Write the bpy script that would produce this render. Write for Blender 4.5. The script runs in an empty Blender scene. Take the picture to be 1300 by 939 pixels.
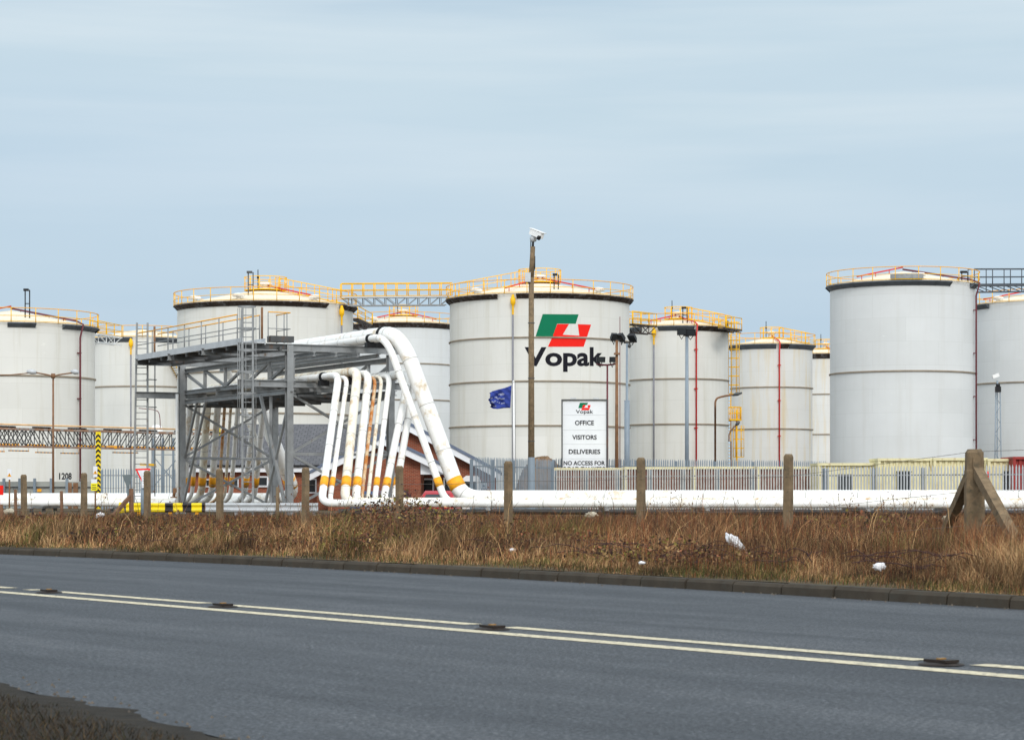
import bpy, bmesh, math, random
import numpy as np
from mathutils import Vector, Matrix
random.seed(7); rng = np.random.default_rng(11)
PI = math.pi
S = bpy.context.scene
COL = S.collection
F = 3000.0; H = 1.1; YH = 627.0          # focal length in photo pixels, eye height, horizon row

def P(x, y, D):
    return Vector(((x-650)/F*D, D, H+(YH-y)/F*D))
def G0(x, D, z=0.0):
    return Vector(((x-650)/F*D, D, z))
def ZY(y, D): return H+(YH-y)/F*D

# ------------------------------------------------------------------ materials
M = {}
def nodes_of(m):
    m.use_nodes = True
    nt = m.node_tree; nt.nodes.clear()
    o = nt.nodes.new('ShaderNodeOutputMaterial'); b = nt.nodes.new('ShaderNodeBsdfPrincipled')
    nt.links.new(b.outputs[0], o.inputs[0])
    b.inputs['Specular IOR Level'].default_value = .28
    return nt, b
def noise(nt, vec, scale, detail=4, rough=.6, dims='3D'):
    n = nt.nodes.new('ShaderNodeTexNoise'); n.inputs['Scale'].default_value = scale
    n.inputs['Detail'].default_value = detail; n.inputs['Roughness'].default_value = rough
    if vec is not None: nt.links.new(vec, n.inputs['Vector'])
    return n.outputs['Fac']
def ramp(nt, fac, stops):
    r = nt.nodes.new('ShaderNodeValToRGB'); nt.links.new(fac, r.inputs[0])
    e = r.color_ramp.elements
    while len(e) < len(stops): e.new(.5)
    for q, (p, c) in zip(e, stops):
        q.position = p; q.color = (c[0], c[1], c[2], 1) if not isinstance(c, (int, float)) else (c, c, c, 1)
    return r.outputs[0]
def mapping(nt, scale, kind='Object'):
    t = nt.nodes.new('ShaderNodeTexCoord'); mp = nt.nodes.new('ShaderNodeMapping')
    nt.links.new(t.outputs[kind], mp.inputs[0]); mp.inputs['Scale'].default_value = scale
    return mp.outputs[0]
def mix(nt, fac, a, b, mode='MIX'):
    m = nt.nodes.new('ShaderNodeMix'); m.data_type = 'RGBA'; m.blend_type = mode
    for k, v in ((0, fac), (6, a), (7, b)):
        if isinstance(v, (int, float)): m.inputs[k].default_value = v
        elif isinstance(v, (tuple, list)): m.inputs[k].default_value = (v[0], v[1], v[2], 1)
        else: nt.links.new(v, m.inputs[k])
    return m.outputs[2]
def bump(nt, b, h, strength=.3, dist=.02):
    n = nt.nodes.new('ShaderNodeBump'); n.inputs['Strength'].default_value = strength
    n.inputs['Distance'].default_value = dist
    nt.links.new(h, n.inputs['Height']); nt.links.new(n.outputs[0], b.inputs['Normal'])
def mat(name, c, rough=.6, metal=0.0, var=.12, scale=1.5, dirt=None, dirt_amt=.0, dscale=(.8, .8, .25)):
    m = bpy.data.materials.new(name); nt, b = nodes_of(m)
    b.inputs['Roughness'].default_value = rough; b.inputs['Metallic'].default_value = metal
    f = noise(nt, mapping(nt, (1, 1, 1)), scale, 5)
    k = ramp(nt, f, [(.3, tuple(max(0, v*(1-var)) for v in c)), (.7, tuple(min(1, v*(1+var)) for v in c))])
    if dirt:
        g = noise(nt, mapping(nt, dscale), 3.0, 6, .7)
        gf = ramp(nt, g, [(.62-dirt_amt*.3, 0.0), (.75-dirt_amt*.2, 1.0)])
        k = mix(nt, gf, k, dirt)
    nt.links.new(k, b.inputs['Base Color'])
    M[name] = m
    return m

def tank_mat(name, c, streak, amt):
    m = bpy.data.materials.new(name); nt, b = nodes_of(m)
    b.inputs['Roughness'].default_value = .62
    uv = nt.nodes.new('ShaderNodeUVMap').outputs[0]
    br = nt.nodes.new('ShaderNodeTexBrick'); nt.links.new(uv, br.inputs['Vector'])
    br.inputs['Scale'].default_value = 1.0; br.inputs['Brick Width'].default_value = 5.6
    br.inputs['Row Height'].default_value = 1.95; br.inputs['Mortar Size'].default_value = .018
    br.inputs['Mortar Smooth'].default_value = .7
    br.inputs['Color1'].default_value = (c[0], c[1], c[2], 1)
    br.inputs['Color2'].default_value = (c[0]*.955, c[1]*.955, c[2]*.95, 1)
    br.inputs['Mortar'].default_value = (c[0]*.86, c[1]*.86, c[2]*.85, 1)
    mp = nt.nodes.new('ShaderNodeMapping'); nt.links.new(uv, mp.inputs[0]); mp.inputs['Scale'].default_value = (1.3, .07, 1)
    n1 = noise(nt, mp.outputs[0], 1.0, 6, .65)
    f1 = ramp(nt, n1, [(.5, 0.0), (.78, amt)])
    k = mix(nt, f1, br.outputs['Color'], streak)
    mp2 = nt.nodes.new('ShaderNodeMapping'); nt.links.new(uv, mp2.inputs[0]); mp2.inputs['Scale'].default_value = (.25, .3, 1)
    n2 = noise(nt, mp2.outputs[0], 1.0, 6, .6)
    k = mix(nt, 1.0, k, ramp(nt, n2, [(.3, .93), (.7, 1.0)]), 'MULTIPLY')
    mp3 = nt.nodes.new('ShaderNodeMapping'); nt.links.new(uv, mp3.inputs[0]); mp3.inputs['Scale'].default_value = (1.1, 1.6, 1)
    n3 = noise(nt, mp3.outputs[0], 1.3, 3, .5)
    k = mix(nt, ramp(nt, n3, [(.70, 0.0), (.76, .45)]), k, (min(1, c[0]*1.1), min(1, c[1]*1.1), min(1, c[2]*1.1)))
    nt.links.new(k, b.inputs['Base Color'])
    bump(nt, b, n2, .15, .05)
    M[name] = m
tank_mat('shell_warm', (.755, .75, .71), (.56, .53, .43), .60)
tank_mat('shell_cool', (.695, .715, .72), (.58, .58, .55), .48)
tank_mat('shell_stained', (.73, .725, .70), (.68, .53, .26), 1.0)
mat('roof_cream', (.80, .71, .56), .6, var=.08, dirt=(.45, .30, .15), dirt_amt=.12)
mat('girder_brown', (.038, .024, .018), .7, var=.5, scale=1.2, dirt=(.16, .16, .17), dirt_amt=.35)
mat('girder_grey', (.095, .11, .13), .6, var=.2, dirt=(.05, .04, .03), dirt_amt=.1)
mat('yellow_rail', (.95, .52, .01), .5, var=.08)
mat('yellow_top', (.90, .42, .01), .5, var=.08)
mat('ring_brown', (.30, .25, .19), .7, var=.2)
mat('red_pipe', (.60, .03, .025), .45, var=.1)
mat('maroon_pipe', (.16, .04, .05), .5, var=.15)
mat('grey_pipe', (.22, .22, .25), .5, var=.15)
mat('white_metal', (.84, .84, .83), .45, var=.04)
mat('pipe_white', (.88, .875, .85), .42, var=.04, dirt=(.58, .47, .32), dirt_amt=.26, dscale=(.5, .5, .5))
mat('joint_grey', (.50, .49, .46), .5, var=.2)
mat('pipe_cream', (.80, .76, .65), .5, var=.06, dirt=(.50, .30, .12), dirt_amt=.30, dscale=(.8, .8, .3))
mat('pipe_rust', (.72, .58, .38), .6, var=.1, dirt=(.50, .17, .03), dirt_amt=.85, dscale=(1.2, 1.2, .45))
mat('band_orange', (.90, .40, .02), .5, var=.12, scale=4)
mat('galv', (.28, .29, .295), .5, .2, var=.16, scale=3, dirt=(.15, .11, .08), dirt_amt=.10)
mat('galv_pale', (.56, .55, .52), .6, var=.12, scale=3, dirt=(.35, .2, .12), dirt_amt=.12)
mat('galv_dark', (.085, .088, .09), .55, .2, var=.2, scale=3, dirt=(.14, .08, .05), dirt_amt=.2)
mat('galv_light', (.52, .54, .56), .5, .2, var=.1, scale=2)
mat('steel_blue', (.24, .29, .34), .5, .1, var=.1)
mat('rust_post', (.22, .115, .06), .7, var=.3, scale=3)
mat('black', (.012, .012, .014), .5, var=.2)
mat('black_paint', (.015, .015, .02), .45, var=.1)
mat('lamp_glass', (.03, .035, .04), .3, var=.1)
mat('logo_green', (.0, .17, .08), .8, var=.03)
mat('logo_red', (.85, .015, .008), .8, var=.03)
mat('logo_black', (.008, .008, .014), .85, var=.05)
mat('concrete_post', (.19, .135, .08), .9, var=.28, scale=6, dirt=(.09, .075, .05), dirt_amt=.35, dscale=(3, 3, 3))
mat('wood_post', (.16, .085, .05), .9, var=.3, scale=8)
mat('concrete', (.36, .35, .32), .9, var=.12, scale=2)
mat('wall_grey', (.40, .41, .38), .9, var=.08, scale=.6)
mat('sign_white', (.76, .78, .82), .4, var=.03)
mat('sign_yellow', (.88, .78, .02), .5, var=.05)
mat('sign_orange', (.85, .38, .02), .5, var=.05)
mat('hazard_yellow', (.88, .66, .01), .45, var=.07)
mat('sign_back', (.16, .19, .20), .5, .3, var=.1)
mat('glass_dark', (.02, .025, .03), .1, var=.2)
mat('car_red', (.45, .02, .03), .25, var=.04)
mat('car_dark', (.10, .04, .05), .25, var=.04)
mat('car_blue', (.05, .08, .16), .25, var=.04)
mat('rubber', (.02, .02, .02), .8)
mat('fascia', (.82, .83, .86), .5, var=.03)
mat('barge_edge', (.14, .17, .24), .6, var=.1)
mat('cream_cabin', (.74, .68, .42), .65, var=.12, scale=2, dirt=(.34, .19, .08), dirt_amt=.22)
mat('maroon_cabin', (.17, .065, .045), .75, var=.25, scale=2, dirt=(.34, .3, .25), dirt_amt=.3)
mat('red_cabin', (.28, .035, .03), .6, var=.2)
mat('heap', (.22, .14, .08), .95, var=.45, scale=3)
mat('litter', (.80, .80, .82), .5, var=.1, scale=6)
mat('stone', (.50, .45, .35), .9, var=.2, scale=4)
mat('sand_pipe', (.72, .45, .22), .6, var=.2)
mat('wire', (.20, .18, .16), .6, .4)
mat('stud_iron', (.03, .022, .018), .6, .3, var=.4, scale=20)
mat('stud_amber', (.30, .16, .04), .3)
mat('line_paint', (.66, .59, .42), .8, var=.2, scale=9, dirt=(.14, .135, .13), dirt_amt=.45, dscale=(6, 6, 6))

# red oxide truss
mat('truss_rust', (.28, .16, .10), .8, var=.3, scale=3, dirt=(.30, .29, .28), dirt_amt=.5)
# brick
m = bpy.data.materials.new('brick'); nt, b = nodes_of(m); b.inputs['Roughness'].default_value = .9
vec = mapping(nt, (1, 1, 1))
sx = nt.nodes.new('ShaderNodeSeparateXYZ'); nt.links.new(vec, sx.inputs[0]); ad = nt.nodes.new('ShaderNodeMath'); ad.operation = 'ADD'
nt.links.new(sx.outputs[0], ad.inputs[0]); nt.links.new(sx.outputs[1], ad.inputs[1])
cx = nt.nodes.new('ShaderNodeCombineXYZ'); nt.links.new(ad.outputs[0], cx.inputs[0]); nt.links.new(sx.outputs[2], cx.inputs[1])
br = nt.nodes.new('ShaderNodeTexBrick'); nt.links.new(cx.outputs[0], br.inputs['Vector'])
br.inputs['Scale'].default_value = 1; br.inputs['Brick Width'].default_value = .225; br.inputs['Row Height'].default_value = .075
br.inputs['Mortar Size'].default_value = .010; br.inputs['Color1'].default_value = (.33, .075, .035, 1)
br.inputs['Color2'].default_value = (.22, .05, .028, 1); br.inputs['Mortar'].default_value = (.30, .18, .12, 1)
k = mix(nt, 1.0, br.outputs['Color'], ramp(nt, noise(nt, vec, 1.2, 5), [(.3, .75), (.7, 1.1)]), 'MULTIPLY')
nt.links.new(k, b.inputs['Base Color']); M['brick'] = m
# slate roof
m = bpy.data.materials.new('slate'); nt, b = nodes_of(m); b.inputs['Roughness'].default_value = .75
vec = mapping(nt, (1, 1, 1))
br = nt.nodes.new('ShaderNodeTexBrick'); nt.links.new(vec, br.inputs['Vector'])
br.inputs['Scale'].default_value = 1; br.inputs['Brick Width'].default_value = .34; br.inputs['Row Height'].default_value = .34
br.inputs['Mortar Size'].default_value = .02; br.inputs['Color1'].default_value = (.135, .135, .145, 1)
br.inputs['Color2'].default_value = (.105, .105, .115, 1); br.inputs['Mortar'].default_value = (.06, .06, .065, 1)
nt.links.new(br.outputs['Color'], b.inputs['Base Color']); M['slate'] = m
# asphalt
m = bpy.data.materials.new('asphalt'); nt, b = nodes_of(m)
vec = mapping(nt, (1, 1, 1))
fine = noise(nt, vec, 34, 3, .9); mid = noise(nt, vec, 2.2, 8, .85)
t_ = nt.nodes.new('ShaderNodeTexCoord'); mp = nt.nodes.new('ShaderNodeMapping'); nt.links.new(t_.outputs['Object'], mp.inputs[0])
mp.inputs['Rotation'].default_value = (0, 0, math.radians(55)); mp.inputs['Scale'].default_value = (1, 1, 1)
mps = nt.nodes.new('ShaderNodeMapping'); nt.links.new(mp.outputs[0], mps.inputs[0]); mps.inputs['Scale'].default_value = (.07, .95, 1)
wear = noise(nt, mps.outputs[0], 1.2, 6, .65)
k = ramp(nt, fine, [(.28, (.008, .010, .013)), (.5, (.049, .054, .062)), (.72, (.23, .24, .255))])
k = mix(nt, 1.0, k, ramp(nt, mid, [(.3, .68), (.7, 1.2)]), 'MULTIPLY')
k = mix(nt, 1.0, k, ramp(nt, wear, [(.32, (.58, .60, .63)), (.50, (.95, .96, .97)), (.68, (1.38, 1.36, 1.34))]), 'MULTIPLY')
nt.links.new(k, b.inputs['Base Color']); b.inputs['Roughness'].default_value = .62
bump(nt, b, fine, .8, .02); M['asphalt'] = m
# kerb concrete, with joints as darker lines done in mesh
mat('kerb_stone', (.055, .044, .032), .9, var=.3, scale=3, dirt=(.05, .045, .035), dirt_amt=.4, dscale=(2, 2, 2))
mat('kerb_joint', (.02, .018, .015), .95)
# soils
def soil(name, stops, sc=2.0):
    m = bpy.data.materials.new(name); nt, b = nodes_of(m); b.inputs['Roughness'].default_value = .95
    vec = mapping(nt, (1, 1, 1))
    f = noise(nt, vec, sc, 8, .75)
    nt.links.new(ramp(nt, f, stops), b.inputs['Base Color']); bump(nt, b, f, .8, .06); M[name] = m
soil('verge_soil', [(.3, (.045, .032, .018)), (.5, (.10, .068, .036)), (.62, (.075, .07, .03)), (.75, (.15, .10, .05))])
soil('near_soil', [(.3, (.014, .012, .009)), (.55, (.030, .024, .017)), (.7, (.05, .04, .026))], 5.0)
soil('yard', [(.3, (.22, .205, .18)), (.7, (.32, .30, .27))], .6)
# vegetation: colour per blade comes from a colour attribute
def veg(name, rough=.9):
    m = bpy.data.materials.new(name); nt, b = nodes_of(m); b.inputs['Roughness'].default_value = rough
    a = nt.nodes.new('ShaderNodeVertexColor'); a.layer_name = 'Col'
    nt.links.new(a.outputs[0], b.inputs['Base Color'])
    M[name] = m
veg('veg')
# flag cloth: faded blue with pale creased print
m = bpy.data.materials.new('flag_cloth'); nt, b = nodes_of(m); b.inputs['Roughness'].default_value = .85
n = noise(nt, mapping(nt, (2.2, 1, 5.5)), 1.1, 3, .6)
k = ramp(nt, n, [(.35, (.02, .035, .19)), (.55, (.035, .06, .30))]); nt.links.new(k, b.inputs['Base Color']); M['flag_cloth'] = m
mat('flag_print', (.30, .33, .48), .85, var=.35, scale=5)

# ------------------------------------------------------------------ mesh builder
class MB:
    def __init__(s): s.v = []; s.f = []; s.sm = []; s.mi = []; s.uv = {}
    def add(s, vs, fs, smooth=False, mi=0, uvs=None):
        o = len(s.v); s.v += [tuple(q) for q in vs]
        for i, f in enumerate(fs):
            s.f.append(tuple(o+j for j in f)); s.sm.append(smooth); s.mi.append(mi)
            if uvs: s.uv[len(s.f)-1] = uvs[i]
        return s
    def box(s, c, d, rz=0, mi=0):
        c = Vector(c); R = Matrix.Rotation(rz, 3, 'Z'); vs = []
        for z in (-.5, .5):
            for x, y in ((-.5, -.5), (.5, -.5), (.5, .5), (-.5, .5)):
                vs.append(c + R @ Vector((x*d[0], y*d[1], z*d[2])))
        return s.add(vs, [(3, 2, 1, 0), (4, 5, 6, 7), (0, 1, 5, 4), (1, 2, 6, 5), (2, 3, 7, 6), (3, 0, 4, 7)], mi=mi)
    def beam(s, a, b, w, h, mi=0):
        a = Vector(a); b = Vector(b); d = (b-a).normalized()
        up = Vector((0, 0, 1)) if abs(d.z) < .98 else Vector((0, 1, 0))
        x = d.cross(up).normalized(); u = x.cross(d).normalized(); vs = []
        for q in (a, b):
            for i, j in ((-.5, -.5), (.5, -.5), (.5, .5), (-.5, .5)): vs.append(q + x*i*w + u*j*h)
        return s.add(vs, [(3, 2, 1, 0), (4, 5, 6, 7), (0, 1, 5, 4), (1, 2, 6, 5), (2, 3, 7, 6), (3, 0, 4, 7)], mi=mi)
    def ibeam(s, a, b, w, h, t=.03):
        a = Vector(a); b = Vector(b); d = (b-a).normalized()
        up = Vector((0, 0, 1)) if abs(d.z) < .98 else Vector((0, 1, 0))
        x = d.cross(up).normalized(); u = x.cross(d).normalized()
        s.beam(a+u*(h/2-t/2), b+u*(h/2-t/2), w, t); s.beam(a-u*(h/2-t/2), b-u*(h/2-t/2), w, t)
        s.beam(a, b, t, h-2*t)
        return s
    def tube(s, pts, r, n=8, cap=True, smooth=True, mi=0):
        pts = [Vector(p) for p in pts]; N = len(pts)
        rs = r if isinstance(r, (list, tuple)) else [r]*N
        vs = []; prev = None
        for i, p in enumerate(pts):
            d = (pts[min(i+1, N-1)]-pts[max(i-1, 0)]).normalized()
            if prev is None:
                up = Vector((0, 0, 1)) if abs(d.z) < .9 else Vector((1, 0, 0))
                x = d.cross(up).normalized()
            else:
                x = (prev - d*prev.dot(d)).normalized()
            prev = x; u = x.cross(d)
            for k in range(n):
                an = 2*PI*k/n; vs.append(p + x*math.cos(an)*rs[i] + u*math.sin(an)*rs[i])
        fs = [(i*n+k, i*n+(k+1) % n, (i+1)*n+(k+1) % n, (i+1)*n+k) for i in range(N-1) for k in range(n)]
        s.add(vs, fs, smooth, mi)
        if cap:
            o = len(s.v)-N*n
            s.f.append(tuple(o+k for k in range(n))[::-1]); s.sm.append(False); s.mi.append(mi)
            s.f.append(tuple(o+(N-1)*n+k for k in range(n))); s.sm.append(False); s.mi.append(mi)
        return s
    def lathe(s, c, prof, n=24, smooth=True, a0=0, a1=2*PI, uvs=False, mi=0):
        c = Vector(c); full = abs(a1-a0-2*PI) < 1e-6; m = n if full else n+1; K = len(prof); vs = []
        for i in range(m):
            an = a0+(a1-a0)*i/n
            for (r, z) in prof: vs.append(c + Vector((r*math.cos(an), r*math.sin(an), z)))
        fs = []; uv = []
        for i in range(n):
            j = (i+1) % m
            for k in range(K-1):
                fs.append((i*K+k, j*K+k, j*K+k+1, i*K+k+1))
                if uvs:
                    r = prof[0][0]; u0 = (a0+(a1-a0)*i/n)*r; u1 = (a0+(a1-a0)*(i+1)/n)*r
                    uv.append(((u0, prof[k][1]), (u1, prof[k][1]), (u1, prof[k+1][1]), (u0, prof[k+1][1])))
        return s.add(vs, fs, smooth, mi, uv if uvs else None)
    def prism(s, poly, off, mi=0):      # poly: list of 3D points, off: extrusion vector
        n = len(poly); a = [Vector(p) for p in poly]; off = Vector(off)
        return s.add(a+[p+off for p in a], [tuple(range(n)), tuple(range(2*n-1, n-1, -1))] +
                     [(i, i+n, (i+1) % n+n, (i+1) % n) for i in range(n)], mi=mi)
    def build(s, name, mats, parent=None, org=None):
        if parent is not None: org = Vector(parent['_o'])
        elif org is None:
            a = np.array(s.v); org = Vector(((a[:, 0].min()+a[:, 0].max())/2, (a[:, 1].min()+a[:, 1].max())/2, a[:, 2].min()))
        org = Vector(org)
        me = bpy.data.meshes.new(name)
        me.from_pydata([(x-org.x, y-org.y, z-org.z) for x, y, z in s.v], [], s.f)
        if not isinstance(mats, (list, tuple)): mats = [mats]
        for q in mats: me.materials.append(M[q])
        me.polygons.foreach_set('use_smooth', s.sm); me.polygons.foreach_set('material_index', s.mi)
        if s.uv:
            l = me.uv_layers.new(name='UVMap')
            for fi, u in s.uv.items():
                for li, q in zip(me.polygons[fi].loop_indices, u): l.data[li].uv = q
        me.validate(); me.update()
        o = bpy.data.objects.new(name, me); COL.objects.link(o)
        o['_o'] = tuple(org)
        if parent is not None: o.parent = parent
        else: o.location = org
        return o
def tag(o, label, cat, group=None, kind=None):
    o['label'] = label
    if cat: o['category'] = cat
    if group: o['group'] = group
    if kind: o['kind'] = kind
    return o
def thing(name, loc, label, cat, group=None):
    o = bpy.data.objects.new(name, None); COL.objects.link(o); o.location = loc; o['_o'] = tuple(loc)
    o.empty_display_size = .3
    return tag(o, label, cat, group)
def struct(name, mb, m, org=(0, 0, 0)):
    o = mb.build(name, m, org=org); o['kind'] = 'structure'; return o
def dup(o, loc, label=None):
    c = o.copy(); COL.objects.link(c); c.location = loc; c['_o'] = tuple(loc)
    if label: c['label'] = label
    for ch in o.children:
        d = ch.copy(); COL.objects.link(d); d.parent = c
        for g in ch.children:
            e = g.copy(); COL.objects.link(e); e.parent = d
    return c
def fillet(pts, rad, n=7):
    pts = [Vector(p) for p in pts]; out = [pts[0]]
    for i in range(1, len(pts)-1):
        p = pts[i]; r = rad[i-1] if isinstance(rad, (list, tuple)) else rad
        a = p+(pts[i-1]-p).normalized()*min(r, (pts[i-1]-p).length*.48); b = p+(pts[i+1]-p).normalized()*min(r, (pts[i+1]-p).length*.48)
        for k in range(n+1):
            t = k/n
            q0 = a.lerp(p, t*.9); q1 = p.lerp(b, .1+t*.9)
            out.append(a*(1-t)**2 + p*2*t*(1-t) + b*t*t)
    out.append(pts[-1]); return out
def railing(mb, pts, h=1.1, step=1.6, r=.032, mids=(.5,), kick=False, closed=False, top=None, ends=True):
    pts = [Vector(p) for p in pts]
    if closed: pts = pts+[pts[0]]
    up = Vector((0, 0, 1))
    (top or mb).tube([p+up*h for p in pts], r, 6)
    for m_ in mids: mb.tube([p+up*h*m_ for p in pts], r*.8, 6)
    if kick:
        for a, b in zip(pts[:-1], pts[1:]): mb.beam(a+up*.09, b+up*.09, .015, .15)
    acc = 0; nxt = 0
    for a, b in zip(pts[:-1], pts[1:]):
        L = (b-a).length
        while nxt <= acc+L+1e-6:
            q = a.lerp(b, (nxt-acc)/L if L else 0); mb.tube([q, q+up*h], r, 6); nxt += step
        acc += L

# text as mesh faces in its own x,y plane: list of (verts, faces)
def text_bm(s, size=1.0, bold=0.0, align='CENTER'):
    cu = bpy.data.curves.new('lettering', 'FONT'); cu.body = s; cu.size = size; cu.offset = bold; cu.align_x = align
    cu.resolution_u = 4
    o = bpy.data.objects.new('lettering', cu); COL.objects.link(o)
    bpy.context.view_layer.update()
    dg = bpy.context.evaluated_depsgraph_get()
    me = bpy.data.meshes.new_from_object(o.evaluated_get(dg))
    bm = bmesh.new(); bm.from_mesh(me)
    bpy.data.objects.remove(o); bpy.data.meshes.remove(me); bpy.data.curves.remove(cu)
    return bm
def flat_text(mb, s, x0, x1, yb, yt, fn, bold=.0, mi=0):
    """fit a text into the rectangle x0..x1, yb..yt (cap height) of a surface map fn(u,v)->3D"""
    bm = text_bm(s, 1.0, bold, 'LEFT'); xs = [v.co.x for v in bm.verts]
    a, b_ = min(xs), max(xs)
    bc = text_bm('H' if s != 'no' else 'H'); ch = max(v.co.y for v in bc.verts); bc.free()
    vs = [fn(x0+(v.co.x-a)/(b_-a)*(x1-x0), yb+v.co.y/ch*(yt-yb)) for v in bm.verts]
    bm.verts.index_update()
    mb.add(vs, [tuple(v.index for v in f.verts) for f in bm.faces], mi=mi); bm.free()

# ------------------------------------------------------------------ setting: road, kerb, verge, ground
def interp(pts, n=14, ext=True):
    X = np.array([p[0] for p in pts]); Y = np.array([p[1] for p in pts])
    c = np.polyfit(X, Y, 2); xs = np.linspace(X[0], X[-1], n)
    return [(x, float(np.polyval(c, x))) for x in xs], c
def unproj(x, y): D = H*F/(y-YH); return ((x-650)/F*D, D)
kp, kc = interp([unproj(0, 703), unproj(433, 723), unproj(866, 746), unproj(1300, 774)], 40)
sl0 = 2*kc[0]*kp[0][0]+kc[1]; sl1 = 2*kc[0]*kp[-1][0]+kc[1]
kerb = [(kp[0][0]-d, kp[0][1]-d*sl0) for d in (90, 40, 20, 10, 4)] + kp + [(kp[-1][0]+d, kp[-1][1]+d*sl1) for d in (1, 2.5, 5, 10, 30)]
def resample(pl, step):
    out = [Vector((*pl[0], 0))]; acc = 0
    for a, b in zip(pl[:-1], pl[1:]):
        a = Vector((*a, 0)); b = Vector((*b, 0)); L = (b-a).length; t = step-acc
        while t <= L: out.append(a.lerp(b, t/L)); t += step
        acc = L-(t-step)
    return out
ks = resample(kerb, .92)
def off(pl, d):     # offset to the far side (away from camera) for positive d
    out = []
    for i, p in enumerate(pl):
        t = (pl[min(i+1, len(pl)-1)]-pl[max(i-1, 0)]).normalized(); n = Vector((-t.y, t.x, 0))
        out.append(p+n*d)
    return out
kb = off(ks, .14)
# ground sheet to the horizon
g = MB(); g.add([(-2500, -60, -.06), (2500, -60, -.06), (2500, 4000, -.06), (-2500, 4000, -.06)], [(0, 1, 2, 3)])
struct('ground', g, 'yard')
# verge: raised sheet beyond the kerb with a gently uneven surface
def kerb_dist(x, y):    # signed-ish distance beyond the kerb, coarse
    pass
vs = []; fs = []
rows = [0.0, .4, .9, 1.6, 2.5, 4, 6, 9, 13, 18, 25, 35, 48, 66, 90, 130, 250, 900]
for j, d in enumerate(rows):
    for p in kb: 
        q = p+Vector((.80, .60, 0)).normalized()*d
        z = .125 + (.0 if j == 0 else .04*math.sin(q.x*.9)*math.cos(q.y*.55) + min(d, 6)*.012)
        vs.append((q.x, q.y, z))
n = len(kb)
for j in range(len(rows)-1):
    for i in range(n-1): fs.append((j*n+i, j*n+i+1, (j+1)*n+i+1, (j+1)*n+i))
g = MB(); g.add(vs, fs, True); struct('verge', g, 'verge_soil')
# road
near = [p - Vector((.808, .588, 0))*11.25 for p in ks]
g = MB(); vs = list(ks)+list(near); n = len(ks)
g.add(vs, [(i, i+n, i+n+1, i+1) for i in range(n-1)]); struct('road', g, 'asphalt')
# near-side verge, dark mud edge at the photographer's feet
g = MB(); ne = [p+Vector((0, 0, .0)) for p in near]
nr = resample([(p.x, p.y) for p in near if p.length < 160], .12)
wob = [p+Vector((.808, .588, 0))*(.05*math.sin(i*.31)+.04*math.sin(i*.83)+random.uniform(-.035, .035)) for i, p in enumerate(nr)]; n = len(wob)
rws = [(.12, -.01), (0, .006), (-.5, .022), (-1.2, .04), (-3, .06), (-12, .08), (-60, .08)]
vs = []
for d, z in rws:
    for p in wob: q = p+Vector((.808, .588, 0))*d; vs.append((q.x, q.y, z))
g.add(vs, [(j*n+i, (j+1)*n+i, (j+1)*n+i+1, j*n+i+1) for j in range(len(rws)-1) for i in range(n-1)], True)
struct('near_verge', g, 'near_soil')
# kerb stones
g = MB()
for i in range(len(ks)-1):
    a = ks[i]; b = ks[i+1]
    if a.length > 130: continue
    d = (b-a); L = d.length; d.normalize(); nn = Vector((-d.y, d.x, 0)); zz = .118+random.uniform(-.006, .006)
    a2 = a+d*.012; b2 = b-d*.012; sh = random.uniform(-.008, .008); a2 = a2+nn*sh; b2 = b2+nn*sh
    prof = [(0, -.03), (.012, zz-.035), (.045, zz), (.15, zz+.004), (.15, -.03)]
    V_ = [a2+nn*x+Vector((0, 0, z)) for x, z in prof]+[b2+nn*x+Vector((0, 0, z)) for x, z in prof]
    k = len(prof)
    g.add(V_, [(j, j+k, (j+1) % k+k, (j+1) % k) for j in range(k)]+[tuple(range(k)), tuple(range(2*k-1, k-1, -1))])
struct('kerb', g, 'kerb_stone')
g = MB()
for a, b in zip(ks[:-1], ks[1:]):
    if a.length > 130: continue
    d = (b-a).normalized(); nn = Vector((-d.y, d.x, 0))
    V_ = [a+nn*.03+Vector((0, 0, -.02)), b+nn*.03+Vector((0, 0, -.02)), b+nn*.03+Vector((0, 0, .085)), a+nn*.03+Vector((0, 0, .085)),
          a+nn*.14+Vector((0, 0, -.02)), b+nn*.14+Vector((0, 0, -.02)), b+nn*.14+Vector((0, 0, .085)), a+nn*.14+Vector((0, 0, .085))]
    g.add(V_, [(0, 1, 2, 3), (3, 2, 6, 7)])
struct('kerb_bedding', g, 'kerb_joint')
# painted centre lines: the near one continuous, the far one broken
cpts, cc = interp([unproj(-5, 751), unproj(433, 786.3), unproj(866, 825), unproj(1180, 848.5)], 30)
s0 = 2*cc[0]*cpts[0][0]+cc[1]; s1 = 2*cc[0]*cpts[-1][0]+cc[1]
cl = [(cpts[0][0]-d, cpts[0][1]-d*s0) for d in (40, 10, 3)] + cpts + [(cpts[-1][0]+d, cpts[-1][1]+d*s1) for d in (1, 3, 12)]
cs = resample(cl, .25)
def strip(g, pl, w, z):
    a = off(pl, -w/2); b_ = off(pl, w/2); n = len(pl)
    g.add([(p.x, p.y, z) for p in a]+[(p.x, p.y, z) for p in b_], [(i, i+1, i+n+1, i+n) for i in range(n-1)])
g = MB(); strip(g, cs, .20, .004)
farl = off(cs, .56)
def pxx(p): return 650+p.x/p.y*F
gaps = [(24, 35), (53, 71), (229, 231), (276, 291), (478, 479), (613, 638), (1180, 1210)]
cur = []
for p in farl:
    x = pxx(p)
    if any(a < x < b for a, b in gaps) or p.y < 1 :
        if len(cur) > 1: strip(g, cur, .18, .004)
        cur = []
    else: cur.append(p)
if len(cur) > 1: strip(g, cur, .18, .004)
struct('centre_line', g, 'line_paint')
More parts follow.
